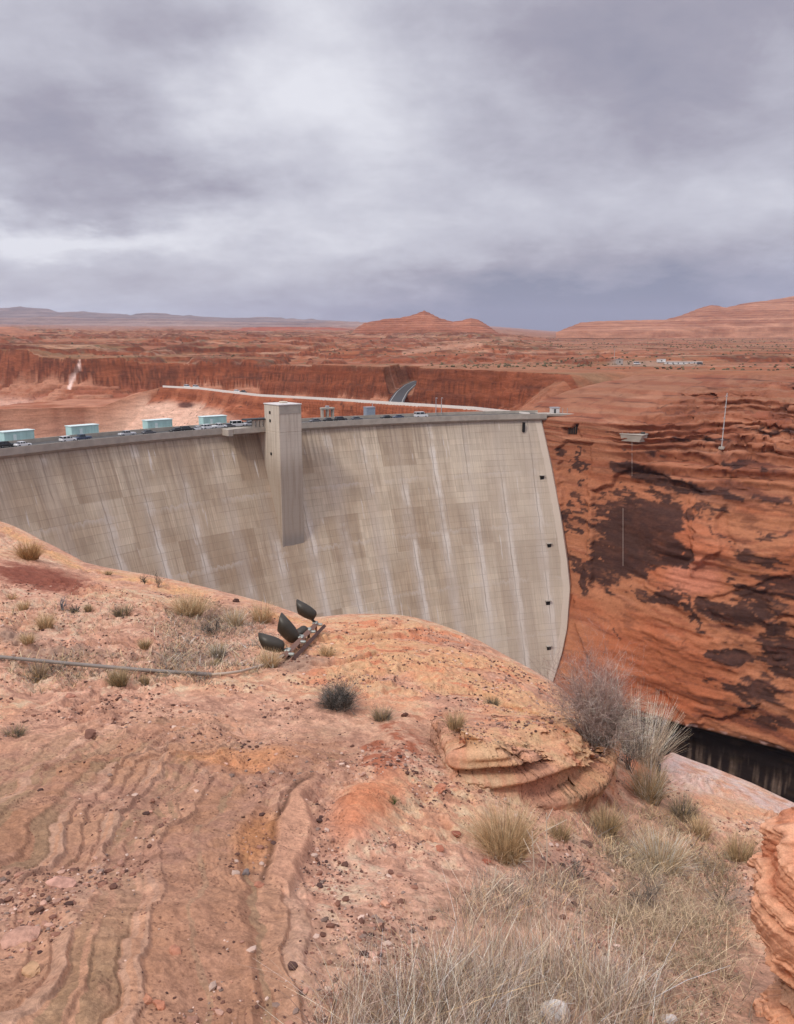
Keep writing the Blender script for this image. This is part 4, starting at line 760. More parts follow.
# hoist frame, box, light poles, hut on the crest
th = crest_th(331, DR + 8); r = tag(empty('hoist_frame', dpt(th, DR + 11.2, -28.3), yaw_crest(th)), 'small pale grey hoist frame with two openings on the dam crest', 'hoist frame')
for x_ in (-2.3, 0, 2.3): MB().box((x_, 0, 2.2), (.6, 1.8, 4.4), 0, .05).build('leg', mat_band, r)
MB().box((0, 0, 4.7), (5.6, 2.2, .7), 0, .06).build('beam', mat_band, r); MB().box((0, 0, 5.4), (1.4, 1.2, .7), 0, .05).build('winch_housing', steel, r)
th = crest_th(370, DR + 11); r = tag(empty('equipment_cabin', dpt(th, DR + 11.6, -28.3), yaw_crest(th)), 'blue-grey box cabin standing on the upstream edge of the crest', 'cabin')
bg = paint('blue_grey_metal', lin(140, 150, 162), .5); MB().box((0, 0, 2.2), (4.0, 3.0, 4.4), 0, .06).build('cabin', bg, r); MB().box((0, 0, 4.5), (4.3, 3.3, .2), 0, .03).build('roof', steel, r); MB().box((-1.4, 0, 5.2), (.2, .2, 1.4)).build('vent_pipe', steel, r)
for px, lab in ((436, 'left one of the two slim grey light poles on the crest'), (441.5, 'right one of the two slim grey light poles on the crest')):
    th = crest_th(px, DR + 8.7); r = tag(empty('light_pole', dpt(th, DR + 8.8, -28.05), th), lab, 'light pole', 'light poles on the dam crest')
    MB().tube([(0, 0, 0), (0, 0, 7.4)], [.20, .13], 8).build('pole', steel, r); MB().box((-.6, 0, 7.4), (1.5, .35, .22), 0, .05).build('lamp_head', steel, r); MB().box((0, 0, .2), (.7, .7, .4), 0, .05).build('base', mat_band, r)
p = dpt(1.757, DR + 3, -28.0); r = tag(empty('gate_hut', p + np.array([2, 2, 0])), 'small white hut on the grey landing at the far end of the dam', 'hut')
MB().box((0, 0, -.35), (16, 9, .9), .15, .1).build('landing', mat_band, r); MB().box((-.5, 0, 1.3), (3.6, 2.6, 2.4), .15, .05).build('wall', mat_pale, r); MB().box((-.5, 0, 2.6), (4.1, 3.1, .25), .15, .04).build('roof', steel, r); MB().box((-.6, -1.34, 1.1), (.9, .1, 1.8), .15).build('door', mat_dark2, r)
for x_ in (2.4, 4.4): MB().tube([(x_, -3, 0), (x_, -3, 2.6)], .1, 6).build('post', steel, r)
# --- on the cliff
S2 = bpy.context.evaluated_depsgraph_get()
def cast(px, py):
    S2 = bpy.context.evaluated_depsgraph_get(); S2.update(); d_ = Vector(ray(px, py)).normalized(); o_ = Vector((0, 0, 0)) + d_ * 60
    for _ in range(6):
        ok, loc, nor, idx, ob, mt = S.ray_cast(S2, o_, d_)
        if not ok: return None
        if ob.name.startswith('haze') or ob.name.startswith('rocky'): o_ = loc + d_ * .5; continue
        return np.array(loc)
q = cast(632, 436); YW = math.atan2(WE[1], WE[0])
r = tag(empty('adit_platform', q + np.array([.5, -1.0, -2.0]), YW), 'grey concrete platform jutting from the red cliff right of the dam', 'platform'); r.scale = (.8, .8, .8)
V = [(-5.4, -2.4, 0), (3.8, -2.4, 0), (5.2, 4, 0), (-6, 4, 0), (-6, -3, 3.4), (5.4, -3, 3.4), (5.4, 4, 3.4), (-6, 4, 3.4)]
MB().add(V, [(3, 2, 1, 0), (4, 5, 6, 7), (0, 1, 5, 4), (1, 2, 6, 5), (2, 3, 7, 6), (3, 0, 4, 7)]).build('base', mat_band, r)
MB().box((-.3, .5, 3.6), (12.2, 7.6, .4), 0, .06).build('top_slab', mat_band, r); MB().box((4.2, 1.0, 4.3), (1.6, 1.6, 1.0), 0, .05).build('hatch', mat_dark2, r)
for x_ in (-5, -2, 1, 4):  MB().tube([(x_, -3.1, 3.8), (x_, -3.1, 4.8)], .06, 6).build('rail_post', steel, r)
q = cast(721, 446)
r = tag(empty('radio_mast', q + np.array([0, -.6, -1.5])), 'tall thin white mast standing on the ledge of the right cliff', 'mast')
HM = 52 / F * float(np.linalg.norm(q))
MB().tube([(0, 0, 0), (.4, 0, HM)], [.20, .15], 8).build('pole', paint('white_paint', (.50, .49, .47), .5), r); MB().box((0, 0, .8), (2.0, 1.6, 1.0), YW, .1).build('footing', mat_band, r)
for k_ in range(5): MB().box((.06 * k_, 0, 4 + k_ * 4.2), (1.0, .7, .18), YW).build('bracket', steel, r)
q = cast(573, 429); r = tag(empty('tunnel_gate', q, YW), 'small dark barred tunnel mouth in the cliff beside the dam end', 'tunnel gate')
MB().box((0, -.2, 0), (4.0, 1.0, 4.2), 0).build('opening', mat_dark, r)
for x_ in (-1.5, -.5, .5, 1.5): MB().box((x_, -.8, 0), (.18, .15, 4.2)).build('bar', paint('rust', lin(110, 70, 52), .8), r)
for px, py0, py1, lab in ((632, 442, 476, 'thin pale conduit hanging below the concrete platform on the cliff'), (623, 508, 566, 'thin pale conduit running down the dark varnished cliff patch')):
    pts = [cast(px, y_) for y_ in np.linspace(py0, py1, 9)]; pts = [p_ * .996 for p_ in pts if p_ is not None]
    tag(MB().tube(pts, .09, 6).build('conduit', paint('pale_pipe', lin(170, 150, 138), .7)), lab, 'conduit', 'conduits on the right cliff')
# plateau buildings and vehicles right, and on the headland
def onfar(px, py, tmin=380):
    S2 = bpy.context.evaluated_depsgraph_get(); d_ = Vector(ray(px, py)).normalized(); o_ = d_ * tmin
    for _ in range(5):
        ok, loc, nor, idx, ob, mt = S.ray_cast(S2, o_, d_)
        if not ok: return np.array(d_) * 700
        if ob.name.startswith('haze'): o_ = loc + d_ * .5; continue
        return np.array(loc)
def block(name, px, py, dims, wallc, roofc, label, cat, rz=0.0):
    q = onfar(px, py); sc = float(np.linalg.norm(q)) / 700
    r = tag(empty(name, q - np.array([0, 0, .3]), rz), label, cat); L_, W_, H_ = [d_ * sc for d_ in dims]
    MB().box((0, 0, H_ / 2), (L_, W_, H_), 0, .08).build('wall', wallc, r); MB().box((0, 0, H_ + .12), (L_ + .6, W_ + .6, .3), 0, .05).build('roof', roofc, r)
    n = max(1, int(L_ / 5))
    for i in range(n): MB().box((-L_ / 2 + (i + .5) * L_ / n, -W_ / 2 - .03, H_ * .55), (1.1, .1, 1.1)).build('window', glass, r)
    return r
wmet = paint('white_metal', (.68, .68, .66), .6)
block('utility_shed', 619, 364.6, (5.4, 4, 4.6), paint('grey_block', lin(176, 166, 158), .9), steel, 'small grey utility shed at the left end of the plateau yard', 'shed')
block('site_trailer', 683, 364.2, (31, 3, 2.0), wmet, wmet, 'long low white trailer on the plateau yard', 'trailer', .02)
block('site_cabin', 661, 362, (6.5, 3, 2.4), wmet, wmet, 'short white cabin left of the long white trailer on the plateau', 'cabin')
q = onfar(637, 364.6); car('parked_van', 'van', 'white', q, .4, 'white van alone between the grey shed and the trailers on the plateau', 'vehicles on the plateau yard', 'van')
q = onfar(700, 364.8); car('parked_van', 'van', 'grey', q, .1, 'dark van at the right end of the long white plateau trailer', 'vehicles on the plateau yard', 'van')
q = onfar(614, 364.5); r = tag(empty('utility_pole', q), 'tall thin pole beside the grey shed on the plateau', 'pole'); MB().tube([(0, 0, 0), (0, 0, 13)], .16, 6).build('pole', steel, r); MB().box((0, 0, 12.3), (1.8, .15, .15)).build('crossarm', steel, r)
for px, kind, colr, lab in ((187, 'van', 'white', 'left of two white vans on the headland lookout above the dam'), (196, 'van', 'white', 'right of two white vans on the headland lookout above the dam'), (239, 'suv', 'white', 'white SUV on the headland road behind a dark pickup'), (245, 'pickup', 'black', 'dark pickup on the headland road right of the white SUV')):
    i = np.interp(px, [168, 205, 265], [0, 1, 2]); p_ = np.array([np.interp(i, range(len(HL)), [h_[k_] for h_ in HL]) for k_ in range(3)]) + np.array([0, 1.5, .15])
    r = car('parked_' + ('car' if kind == 'suv' else kind), kind, colr, p_, -.75, lab, 'vehicles on the headland road', 'car' if kind == 'suv' else kind)
# ================================================================== PLANTS
def leafmat(name, var=.25, trans=True):
    t = NT(name); c = t.attr('Col'); f = t.mr(t.noise(t.pos(), 14, 3), .3, .7, 1 - var, 1 + var); return t.bsdf(t.scale(c, f), .85, None, 0, .15)
straw = leafmat('dry_stems')
def blades(P, Hh, lean, wid, cols, bend=.5, seed=0, nseg=3):
    """P (n,3) roots, Hh heights, lean (n,2) horizontal tip offset, wid widths -> mesh arrays"""
    n = len(P); g = np.random.default_rng(seed); side = g.normal(size=(n, 2)); side /= np.linalg.norm(side, axis=1, keepdims=True) + 1e-9
    V = []; C = []
    for k_ in range(nseg + 1):
        f = k_ / nseg; off = lean * (f ** (1 + bend))[..., None] if hasattr(f, 'shape') else lean * f ** (1 + bend)
        c = P.copy(); c[:, :2] += off; c[:, 2] += Hh * (f - .18 * bend * f * f)
        w_ = (wid * (1 - .8 * f) * .5)[:, None]; a = c.copy(); b = c.copy(); a[:, :2] -= side * w_; b[:, :2] += side * w_
        V += [a, b]; cc = cols * (.82 + .28 * f); C += [cc, cc]
    V = np.stack(V, 1); C = np.stack(C, 1); m = 2 * (nseg + 1); base = (np.arange(n) * m)[:, None, None]
    q = np.array([[2 * k_, 2 * k_ + 1, 2 * k_ + 3, 2 * k_ + 2] for k_ in range(nseg)])[None]; return V.reshape(-1, 3), (base + q).reshape(-1, 4), C.reshape(-1, 3)
def pal(n, cols, g, var=.18):
    c = np.array([lin(*q_) for q_ in cols])[g.integers(0, len(cols), n)] * np.array([1.30, 1.28, 1.24]); return np.clip(c * g.uniform(1 - var, 1 + var, (n, 1)), 0, .8)
def tuft_mesh(name, n, rad, hgt, cols, seed, spread=1.0, wid=.006, flat=.0, droop=.5):
    g = np.random.default_rng(seed); a = g.uniform(0, 6.283, n); r0 = rad * .45 * np.sqrt(g.random(n)); P = np.stack([r0 * np.cos(a), r0 * np.sin(a), np.full(n, -.02)], 1)
    a2 = a + g.normal(0, .5, n); out = rad * spread * g.uniform(.1, 1.0, n) ** .8; lean = np.stack([np.cos(a2) * out, np.sin(a2) * out], 1) - P[:, :2] * .4
    f = out / (rad * spread); H = hgt * g.uniform(.55, 1.05, n) * np.sqrt(np.clip(1 - .72 * f * f, .08, 1)); V, Q, C = blades(P, H, lean, wid * g.uniform(.6, 1.3, n), pal(n, cols, g), droop, seed)
    me = mesh_np(name, V, Q, False); setcol(me, C); return me
def twig_mesh(name, n, rad, hgt, cols, seed, wid=.008, levels=3):
    g = np.random.default_rng(seed); V = []; Q = []; C = []
    def grow(p, d_, ln, w_, lv, col):
        q_ = p.copy(); k_ = 4; pts = [p.copy()]
        for i in range(k_): d_ = d_ + g.normal(0, .16, 3); d_[2] += .03; d_ /= np.linalg.norm(d_); q_ = q_ + d_ * ln / k_; pts.append(q_.copy())
        s_ = g.normal(size=3); s_ = np.cross(d_, s_); s_ /= np.linalg.norm(s_) + 1e-9; b = len(V)
        for i, pt in enumerate(pts):
            ww = w_ * (1 - .6 * i / k_) * .5; V.append(pt - s_ * ww); V.append(pt + s_ * ww); C.append(col); C.append(col)
        for i in range(k_): Q.append((b + 2 * i, b + 2 * i + 1, b + 2 * i + 3, b + 2 * i + 2))
        if lv > 0:
            for j in range(g.integers(3, 6)):
                i = g.integers(1, k_ + 1); d2 = d_ + g.normal(0, .55, 3); d2 /= np.linalg.norm(d2); grow(pts[i], d2, ln * g.uniform(.4, .7), w_ * .62, lv - 1, np.clip(col * g.uniform(.85, 1.25), 0, 1))
    for i in range(n):
        a = g.uniform(0, 6.283); u = g.uniform(.15, 1) ; d_ = np.array([math.cos(a) * u * rad / hgt, math.sin(a) * u * rad / hgt, 1.0]); ln = hgt * g.uniform(.45, .75) ; d_ /= np.linalg.norm(d_)
        grow(np.array([g.normal(0, rad * .08), g.normal(0, rad * .08), -.03]), d_, ln, wid, levels, np.array(lin(*cols[g.integers(0, len(cols))])))
    me = mesh_np(name, V, Q, False); setcol(me, np.array(C)); return me
def plant(name, px, py, me, label, cat, scale=1.0, group=None, rz=None):
    q_ = hit(px, py); o = link(name, me, None, None, q_)
    if not me.materials: me.materials.append(straw)
    o.scale = (scale, scale, scale); o.rotation_euler = (0, 0, random.uniform(0, 6.28) if rz is None else rz); tag(o, label, cat, group); return o
TAN = [(196, 168, 132), (180, 152, 118), (164, 138, 106), (206, 184, 152), (138, 118, 92)]; OLV = [(134, 120, 92), (152, 134, 102), (110, 100, 80), (170, 148, 114)]; GRY = [(128, 118, 108), (100, 94, 88), (146, 136, 126), (86, 80, 74)]; DRK = [(70, 68, 64), (90, 88, 82), (54, 52, 50), (112, 108, 102)]; PALE = [(206, 196, 178), (190, 178, 158), (220, 212, 198), (168, 156, 138), (150, 138, 122)]; MAU = [(160, 136, 126), (140, 118, 110), (178, 158, 146), (118, 100, 94)]; GRN = [(74, 86, 48), (92, 102, 60), (60, 70, 40)]
TG = 'dry grass tufts on the slope'
# size is metres wide = px wide * dist / F
def W(px, py, wpx): q_ = hit(px, py); return wpx * float(np.linalg.norm(q_)) / F
def tuft(px, py, wpx, hpx, cols, n, label, seed, spread=1.0, wid=1.0, droop=.5, name='grass_tuft', cat='grass tuft', group=TG):
    m = W(px, py, 1.0); return plant(name, px, py, tuft_mesh(name, n, wpx * m / 2, hpx * m, cols, seed, spread, max(.004, .0009 * F * m * .55) * wid, 0, droop), label, cat, 1.0, group)
tuft(505, 853, 82, 56, TAN, 1700, 'large round straw-coloured grass tuft above the tall dry grass', 1, 1.05, 1.0, .45)
tuft(30, 559, 32, 21, [(160, 128, 92), (146, 114, 82), (176, 146, 106)], 700, 'rounded brown grass tuft on the red earth by the left ridge', 2)
tuft(190, 615, 52, 26, TAN, 900, 'wide tan grass clump on the ridge crest left of the floodlights', 3)
tuft(46, 628, 24, 17, TAN, 420, 'upper of two tan tufts near the left edge above the pipe', 4); tuft(28, 642, 20, 12, TAN, 320, 'lower of two tan tufts near the left edge above the pipe', 5)
tuft(122, 616, 26, 14, OLV + DRK, 420, 'dark olive tuft in the middle of the upper left slope', 6); tuft(145, 648, 17, 13, OLV + TAN, 350, 'small golden tuft just above the pipe', 7)
tuft(119, 685, 28, 20, OLV, 600, 'rounded olive tuft just below the pipe', 8); tuft(40, 680, 20, 22, TAN + GRY, 380, 'tan tuft standing at the pipe near the left edge', 9); tuft(145, 684, 16, 12, OLV, 250, 'small olive tuft right of the rounded one below the pipe', 10)
tuft(382, 720, 30, 18, OLV + GRY, 500, 'low olive grey tuft right of the dark shrub', 11); tuft(455, 727, 30, 24, TAN + OLV, 420, 'wispy pale tuft on the open slope above the red patch', 12, 1.0, .8); tuft(493, 704, 22, 10, DRK + OLV, 300, 'small flat dark tuft below the knoll edge', 13)
tuft(75, 612, 14, 9, DRK, 200, 'tiny dark tuft right of the brown ridge tuft', 14); tuft(24, 610, 16, 12, TAN, 200, 'small tan tuft below the red earth on the left', 15); tuft(88, 611, 12, 9, OLV, 180, 'tiny olive tuft in the upper left gravel', 16); tuft(218, 655, 26, 16, PALE + OLV, 380, 'pale tuft in the grey litter left of the floodlights', 17); tuft(215, 665, 16, 8, OLV, 220, 'low olive tuft beside the pipe end', 18)
tuft(270, 668, 30, 24, TAN, 420, 'straw tuft under the lowest floodlight', 19); tuft(235, 625, 30, 22, TAN + PALE, 420, 'pale straw tuft left of the largest floodlight', 20); tuft(327, 655, 24, 15, TAN, 300, 'straw tuft right of the floodlight rail', 21); tuft(262, 622, 36, 26, TAN, 460, 'tall straw tuft on the ridge behind the floodlights', 22)
tuft(392, 802, 14, 8, GRN, 160, 'tiny green plant in the crack of the smooth red rock', 23); tuft(606, 832, 40, 30, TAN + OLV, 700, 'olive tan tuft at the foot of the sandstone ledge', 24); tuft(660, 868, 66, 38, TAN + PALE, 1100, 'spreading pale tuft in the middle of the gully', 25); tuft(684, 818, 40, 24, OLV + GRY, 700, 'grey olive tuft below the pale rock slope', 26); tuft(700, 835, 30, 22, TAN, 400, 'small straw tuft right below the grey olive one in the gully', 27); tuft(648, 800, 46, 44, OLV + TAN + PALE, 1100, 'upright olive tuft under the spiky pale bush', 28)
tuft(560, 838, 34, 24, OLV + TAN, 400, 'small tuft between the big round tuft and the ledge foot', 29); tuft(15, 735, 30, 12, OLV + DRK, 260, 'flat dark tuft at the left edge below the pipe', 30); tuft(740, 860, 40, 30, TAN + OLV, 600, 'tan tuft beside the layered outcrop at right', 31); tuft(12, 600, 14, 9, TAN, 160, 'tiny straw tuft at the left picture edge', 33); tuft(108, 575, 12, 6, OLV, 120, 'tiny tuft on the ridge line at left', 34)
SG = 'dead shrubs on the slope'
def shrub(px, py, wpx, hpx, cols, n, label, seed, levels=3, wid=1.0):
    m = W(px, py, 1.0); return plant('shrub', px, py, twig_mesh('shrub', n, wpx * m / 2, hpx * m, cols, seed, max(.006, .0014 * F * m * .6) * wid, levels), label, 'shrub', 1.0, SG)
shrub(338, 706, 64, 28, DRK + GRY, 60, 'dark grey dead shrub on the open slope below the floodlights', 40); tuft(338, 706, 60, 22, DRK + GRY, 600, 'dense dark grey stems low in the dead shrub below the floodlights', 41)
shrub(590, 742, 92, 84, MAU, 110, 'big twiggy mauve-brown bush at the canyon edge', 42, 3, .8); shrub(606, 752, 74, 72, GRY + MAU + PALE, 80, 'greyer twiggy bush leaning against the big mauve one', 43, 3, .8); shrub(628, 770, 50, 66, GRY, 36, 'grey twiggy bush behind the tongue of pink rock', 50, 3, .8)
tuft(641, 762, 74, 78, PALE, 520, 'spiky pale bush of long bleached stems at the canyon edge', 44, 1.0, 1.5, .25, 'spiky_bush', 'bush', None)
shrub(158, 588, 22, 18, GRY, 7, 'bare twig shrub against the dam on the ridge line', 45, 2); shrub(212, 634, 50, 18, GRY + DRK, 16, 'flattened grey brush below the tan ridge clump', 46); shrub(222, 660, 60, 12, GRY, 14, 'low grey brush strewn beside the pipe', 47); shrub(62, 610, 16, 12, [(98, 102, 108), (120, 122, 126)], 8, 'small blue-grey brush in the upper left gravel', 48, 2); shrub(145, 583, 10, 9, DRK, 8, 'small dark shrub on the ridge against the dam', 49, 2); shrub(40, 672, 60, 12, GRY, 10, 'low dead brush along the pipe at left', 51)
shrub(575, 880, 50, 30, GRY, 10, 'grey dead brush in the gully below the round tuft', 52); shrub(720, 905, 60, 40, GRY + OLV, 14, 'grey dead brush left of the layered outcrop', 53); shrub(640, 905, 70, 34, GRY, 12, 'sprawling grey brush in the gully floor', 54)
# tall dry grass field
def field(name, poly, n, hr, cols, seed, wid, lean, dens=None, top=None):
    g = np.random.default_rng(seed); pts = []
    pg = np.array(poly); P = []
    # sample on the ground by plan area inside the polygon (polygon given in photo pixels of the bare ground)
    G = np.array([hit(*q_)[:2] if q_[1] < 1200 else hit(q_[0], 1195)[:2] for q_ in poly]); lo, hi = G.min(0), G.max(0)
    while sum(map(len, P)) < n:
        q_ = g.uniform(lo, hi, (6000, 2)); sd_ = polysd(q_[:, 0], q_[:, 1], [tuple(v_) for v_ in G]); cl_ = fbm(q_[:, 0] * 1.6, q_[:, 1] * 1.6, 3, seed) * .5 + .5
        k_ = (g.random(len(q_)) < sst(-.05, .35, sd_ + .25 * (cl_ - .5))) & (g.random(len(q_)) < np.clip(cl_ * 1.9 - .35, .05, 1)); P.append(q_[k_])
    q_ = np.concatenate(P)[:n]; z = ghf(q_[:, 0], q_[:, 1]); P = np.c_[q_, z - .01]
    cl_ = fbm(q_[:, 0] * 1.3, q_[:, 1] * 1.3, 3, seed + 5); H = g.uniform(hr[0], hr[1], n) * (1 + .5 * cl_); ln = g.normal(0, 1, (n, 2)) * lean * H[:, None] + np.array([.06, .02]) * H[:, None]
    V, Q, C = blades(P, H, ln, wid * g.uniform(.6, 1.4, n), pal(n, cols, g, .22), .6, seed); me = mesh_np(name, V, Q, False); setcol(me, C); return tag(link(name, me, straw), kind='stuff')
TALL = [(186, 162, 138), (170, 146, 124), (204, 184, 160), (152, 130, 112), (132, 114, 98), (196, 168, 130), (176, 160, 146)]
field('dry_grass', [(296, 1195), (300, 1000), (370, 970), (450, 965), (540, 950), (600, 975), (680, 1000), (700, 1195)], 4800, (.10, .42), TALL + MAU + PALE, 61, .0034, .40)
field('dry_grass', [(330, 1195), (400, 985), (470, 930), (580, 930), (640, 990), (640, 1195)], 1000, (.32, .64), PALE + MAU + TALL, 62, .0036, .22)
field('dry_grass', [(300, 1195), (320, 1010), (420, 965), (560, 945), (640, 990), (700, 1195)], 5200, (.08, .26), MAU + TALL + PALE, 63, .004, .8)
field('ground_scrub', [(560, 915), (600, 850), (640, 830), (700, 850), (745, 880), (765, 940), (760, 1195), (640, 1195), (600, 960)], 9500, (.03, .13), [(154, 134, 110), (174, 152, 124), (126, 110, 94), (190, 170, 142), (134, 118, 104), (114, 106, 82)], 65, .006, .9)
field('ground_scrub', [(430, 935), (480, 880), (560, 868), (620, 900), (560, 930)], 2500, (.03, .16), TALL + GRY, 67, .005, .7)
field('ground_scrub', [(560, 815), (640, 800), (730, 840), (740, 880), (640, 880), (570, 850)], 4200, (.03, .14), TAN + GRY + OLV, 69, .007, .8)
field('dry_weeds', [(150, 612), (215, 602), (262, 625), (285, 665), (240, 690), (120, 690), (0, 690), (0, 655), (150, 650)], 4200, (.03, .16), TAN + GRY + OLV, 71, .011, .9)
field('dry_weeds', [(0, 600), (120, 590), (200, 610), (180, 640), (0, 640)], 1300, (.04, .16), TAN + GRY, 73, .012, .8)
field('dry_weeds', [(160, 608), (250, 612), (300, 655), (260, 675), (150, 668)], 2600, (.03, .15), GRY + DRK + PALE, 75, .010, 1.0)
field('dry_weeds', [(0, 655), (60, 655), (220, 668), (220, 690), (60, 682), (0, 676)], 1800, (.03, .16), GRY + DRK + TAN, 76, .010, 1.0)
# pale dead flower stalks standing above the grass
for px, py, h_, lab in ((528, 905, .62, 'leaning pale dead stalk left of its taller neighbour above the grass'), (540, 900, .75, 'tallest pale dead stalk above the dry grass'), (470, 930, .5, 'short pale dead stalk at the left of the tall grass')):
    q_ = hit(px, py); g = np.random.default_rng(int(px)); m = MB(); tip = np.array([g.normal(0, .12), g.normal(0, .05), h_]); m.tube([(0, 0, -.02), tip * .5 + np.array([.03, 0, 0]), tip], [.006, .005, .003], 5)
    for k_ in range(5): b_ = tip * (.5 + .1 * k_); m.tube([b_, b_ + np.array([g.normal(0, .06), g.normal(0, .06), .08])], [.004, .002], 4)
    tag(m.build('dead_stalk', paint('bleached_stem', lin(206, 190, 168), .9), None, q_), lab, 'stalk')
# ================================================================== STONES
def stone_mesh(name, size, seed, flat=.6, col=(150, 100, 80)):
    import bmesh
    bm = bmesh.new(); bmesh.ops.create_icosphere(bm, subdivisions=3, radius=1); g = np.random.default_rng(seed)
    pl_ = [(g.normal(size=3), g.uniform(.55, .85)) for _ in range(9)]
    for v in bm.verts:
        c = np.array(v.co)
        for nrm, dd in pl_:
            nrm = nrm / np.linalg.norm(nrm); e_ = c @ nrm - dd
            if e_ > 0: c = c - nrm * e_
        c = c * (1 + .05 * float(fbm(np.array([c[0] * 3 + seed]), np.array([c[1] * 3 + c[2] * 2]), 2, 5)[0])); v.co = Vector(c * np.array([1, g.uniform(.6, .95), flat]) * size)
    me = bpy.data.meshes.new(name); bm.to_mesh(me); bm.free(); return me
SM = {}
def rockmat(c):
    if c not in SM:
        t = NT('stone'); p_ = t.pos(); n_ = t.noise(p_, 18, 5, .6); SM[c] = t.bsdf(t.scale(lin(*c), t.mr(n_, .3, .7, .75, 1.25)), .95, t.bump(n_, .6, .03), 0, .12)
    return SM[c]
for i, (px, py, wpx, flat, c, lab) in enumerate([(89, 736, 15, .4, (128, 92, 78), 'flat dark brown stone alone on the left slope'), (147, 1001, 15, .35, (186, 130, 102), 'larger flat orange stone of the pair at the bottom left'), (159, 1006, 13, .4, (178, 120, 94), 'smaller orange stone right of the flat one at the bottom'), (31, 973, 22, .35, (176, 140, 108), 'pale tan flat stone near the bottom left corner'),
    (60, 886, 30, .3, (190, 146, 128), 'pinkish flat slab on the left banded slope'), (246, 873, 9, .7, (128, 116, 112), 'small grey stone left of the smooth rock tongue'), (176, 952, 14, .5, (176, 124, 100), 'reddish stone among the bands in the lower left middle'), (22, 940, 34, .25, (184, 142, 122), 'wide pale slab by the left edge near the bottom'), (259, 886, 12, .4, (164, 112, 90), 'red brown stone below the rock tongue foot'),
    (232, 575, 8, .8, (80, 54, 46), 'dark boulder on the left ridge') if False else (236, 602, 8, .8, (84, 60, 52), 'dark little boulder on the ridge left of the floodlights'), (405, 716, 8, .6, (96, 66, 56), 'small dark stone below the olive grey tuft'), (553, 1019, 30, .75, (222, 216, 208), 'white stone half buried in the tall dry grass'), (70, 697, 12, .4, (170, 120, 100), 'light brown stone right below the pipe on the left'), (440, 790, 14, .5, (182, 122, 96), 'orange block below the red earth patch'),
    (455, 835, 12, .5, (146, 92, 74), 'dark red block left of the big round tuft'), (440, 850, 11, .5, (166, 108, 86), 'red block lower left of the big round tuft'), (486, 862, 10, .5, (150, 92, 72), 'brown block below the big round tuft'), (586, 845, 13, .5, (120, 92, 80), 'dark stone right of the big round tuft'), (668, 1022, 16, .7, (210, 202, 194), 'small white stone at the bottom edge right of the grass'), (385, 905, 12, .4, (196, 146, 120), 'light orange stone at the upper left of the tall grass')]):
    m = W(px, py, 1.0); me = stone_mesh('stone', wpx * m / 2, 300 + i, flat); me.materials.append(rockmat(c)); q_ = hit(px, py); o = link('stone', me, None, None, q_ + np.array([0, 0, wpx * m * .08])); o.rotation_euler = (random.uniform(-.2, .2), random.uniform(-.2, .2), random.uniform(0, 6)); tag(o, lab, 'stone')
def gravel():
    g = np.random.default_rng(5); import bmesh
    bases = []
    for s_ in range(6):
        bm = bmesh.new(); bmesh.ops.create_icosphere(bm, subdivisions=1, radius=1); V = np.array([v.co for v in bm.verts]); Fs = np.array([[v.index for v in f.verts] for f in bm.faces]); bm.free()
        V = V * (1 + g.normal(0, .16, (len(V), 1))); bases.append((V * np.array([1, g.uniform(.6, .9), g.uniform(.4, .7)]), Fs))
    VV = []; FF = []; CC = []; nb = 0; N = 42000
    az_ = g.uniform(-.56, .56, N); r = 3.0 * np.exp(g.random(N) ** .9 * math.log(7.0)); x, y = r * np.sin(az_), r * np.cos(az_)
    z, D = ghf(x, y, True); keep = (D['dd'] < -.4) & (D['Sl'] < .3) & (D['m1'] < .3) & (D['pk'] < .5) & (g.random(N) < np.clip(.32 + 2.6 * fbm(x * 1.3, y * 1.3, 3, 77), .02, 1)) & (g.random(N) > .75 * D['Sm'] * (D['mod'] > .8))
    cols = np.array([lin(*c) for c in ((112, 80, 68), (126, 90, 76), (150, 108, 90), (168, 124, 104), (190, 150, 130), (100, 72, 62), (138, 116, 104), (205, 176, 158), (86, 64, 58), (176, 132, 112))])
    for i in np.nonzero(keep)[0]:
        V, Fs = bases[i % 6]; s_ = .0062 * math.exp(g.exponential(.42)) * (r[i] / 4) ** .65; s_ = min(s_, .034); a = g.uniform(0, 6.28); ca, sa = math.cos(a), math.sin(a)
        Q = V * s_; Q = np.stack([Q[:, 0] * ca - Q[:, 1] * sa, Q[:, 0] * sa + Q[:, 1] * ca, Q[:, 2]], 1) + np.array([x[i], y[i], z[i] + s_ * .15]); VV.append(Q); FF.append(Fs + nb); nb += len(V); c = cols[g.integers(0, len(cols))] * g.uniform(.75, 1.15); CC.append(np.broadcast_to(c, (len(V), 3)))
    me = mesh_np('gravel', np.concatenate(VV), np.concatenate(FF), False); setcol(me, np.concatenate(CC)); tag(link('gravel', me, leafmat('gravel_stone', .15)), kind='stuff')
gravel()
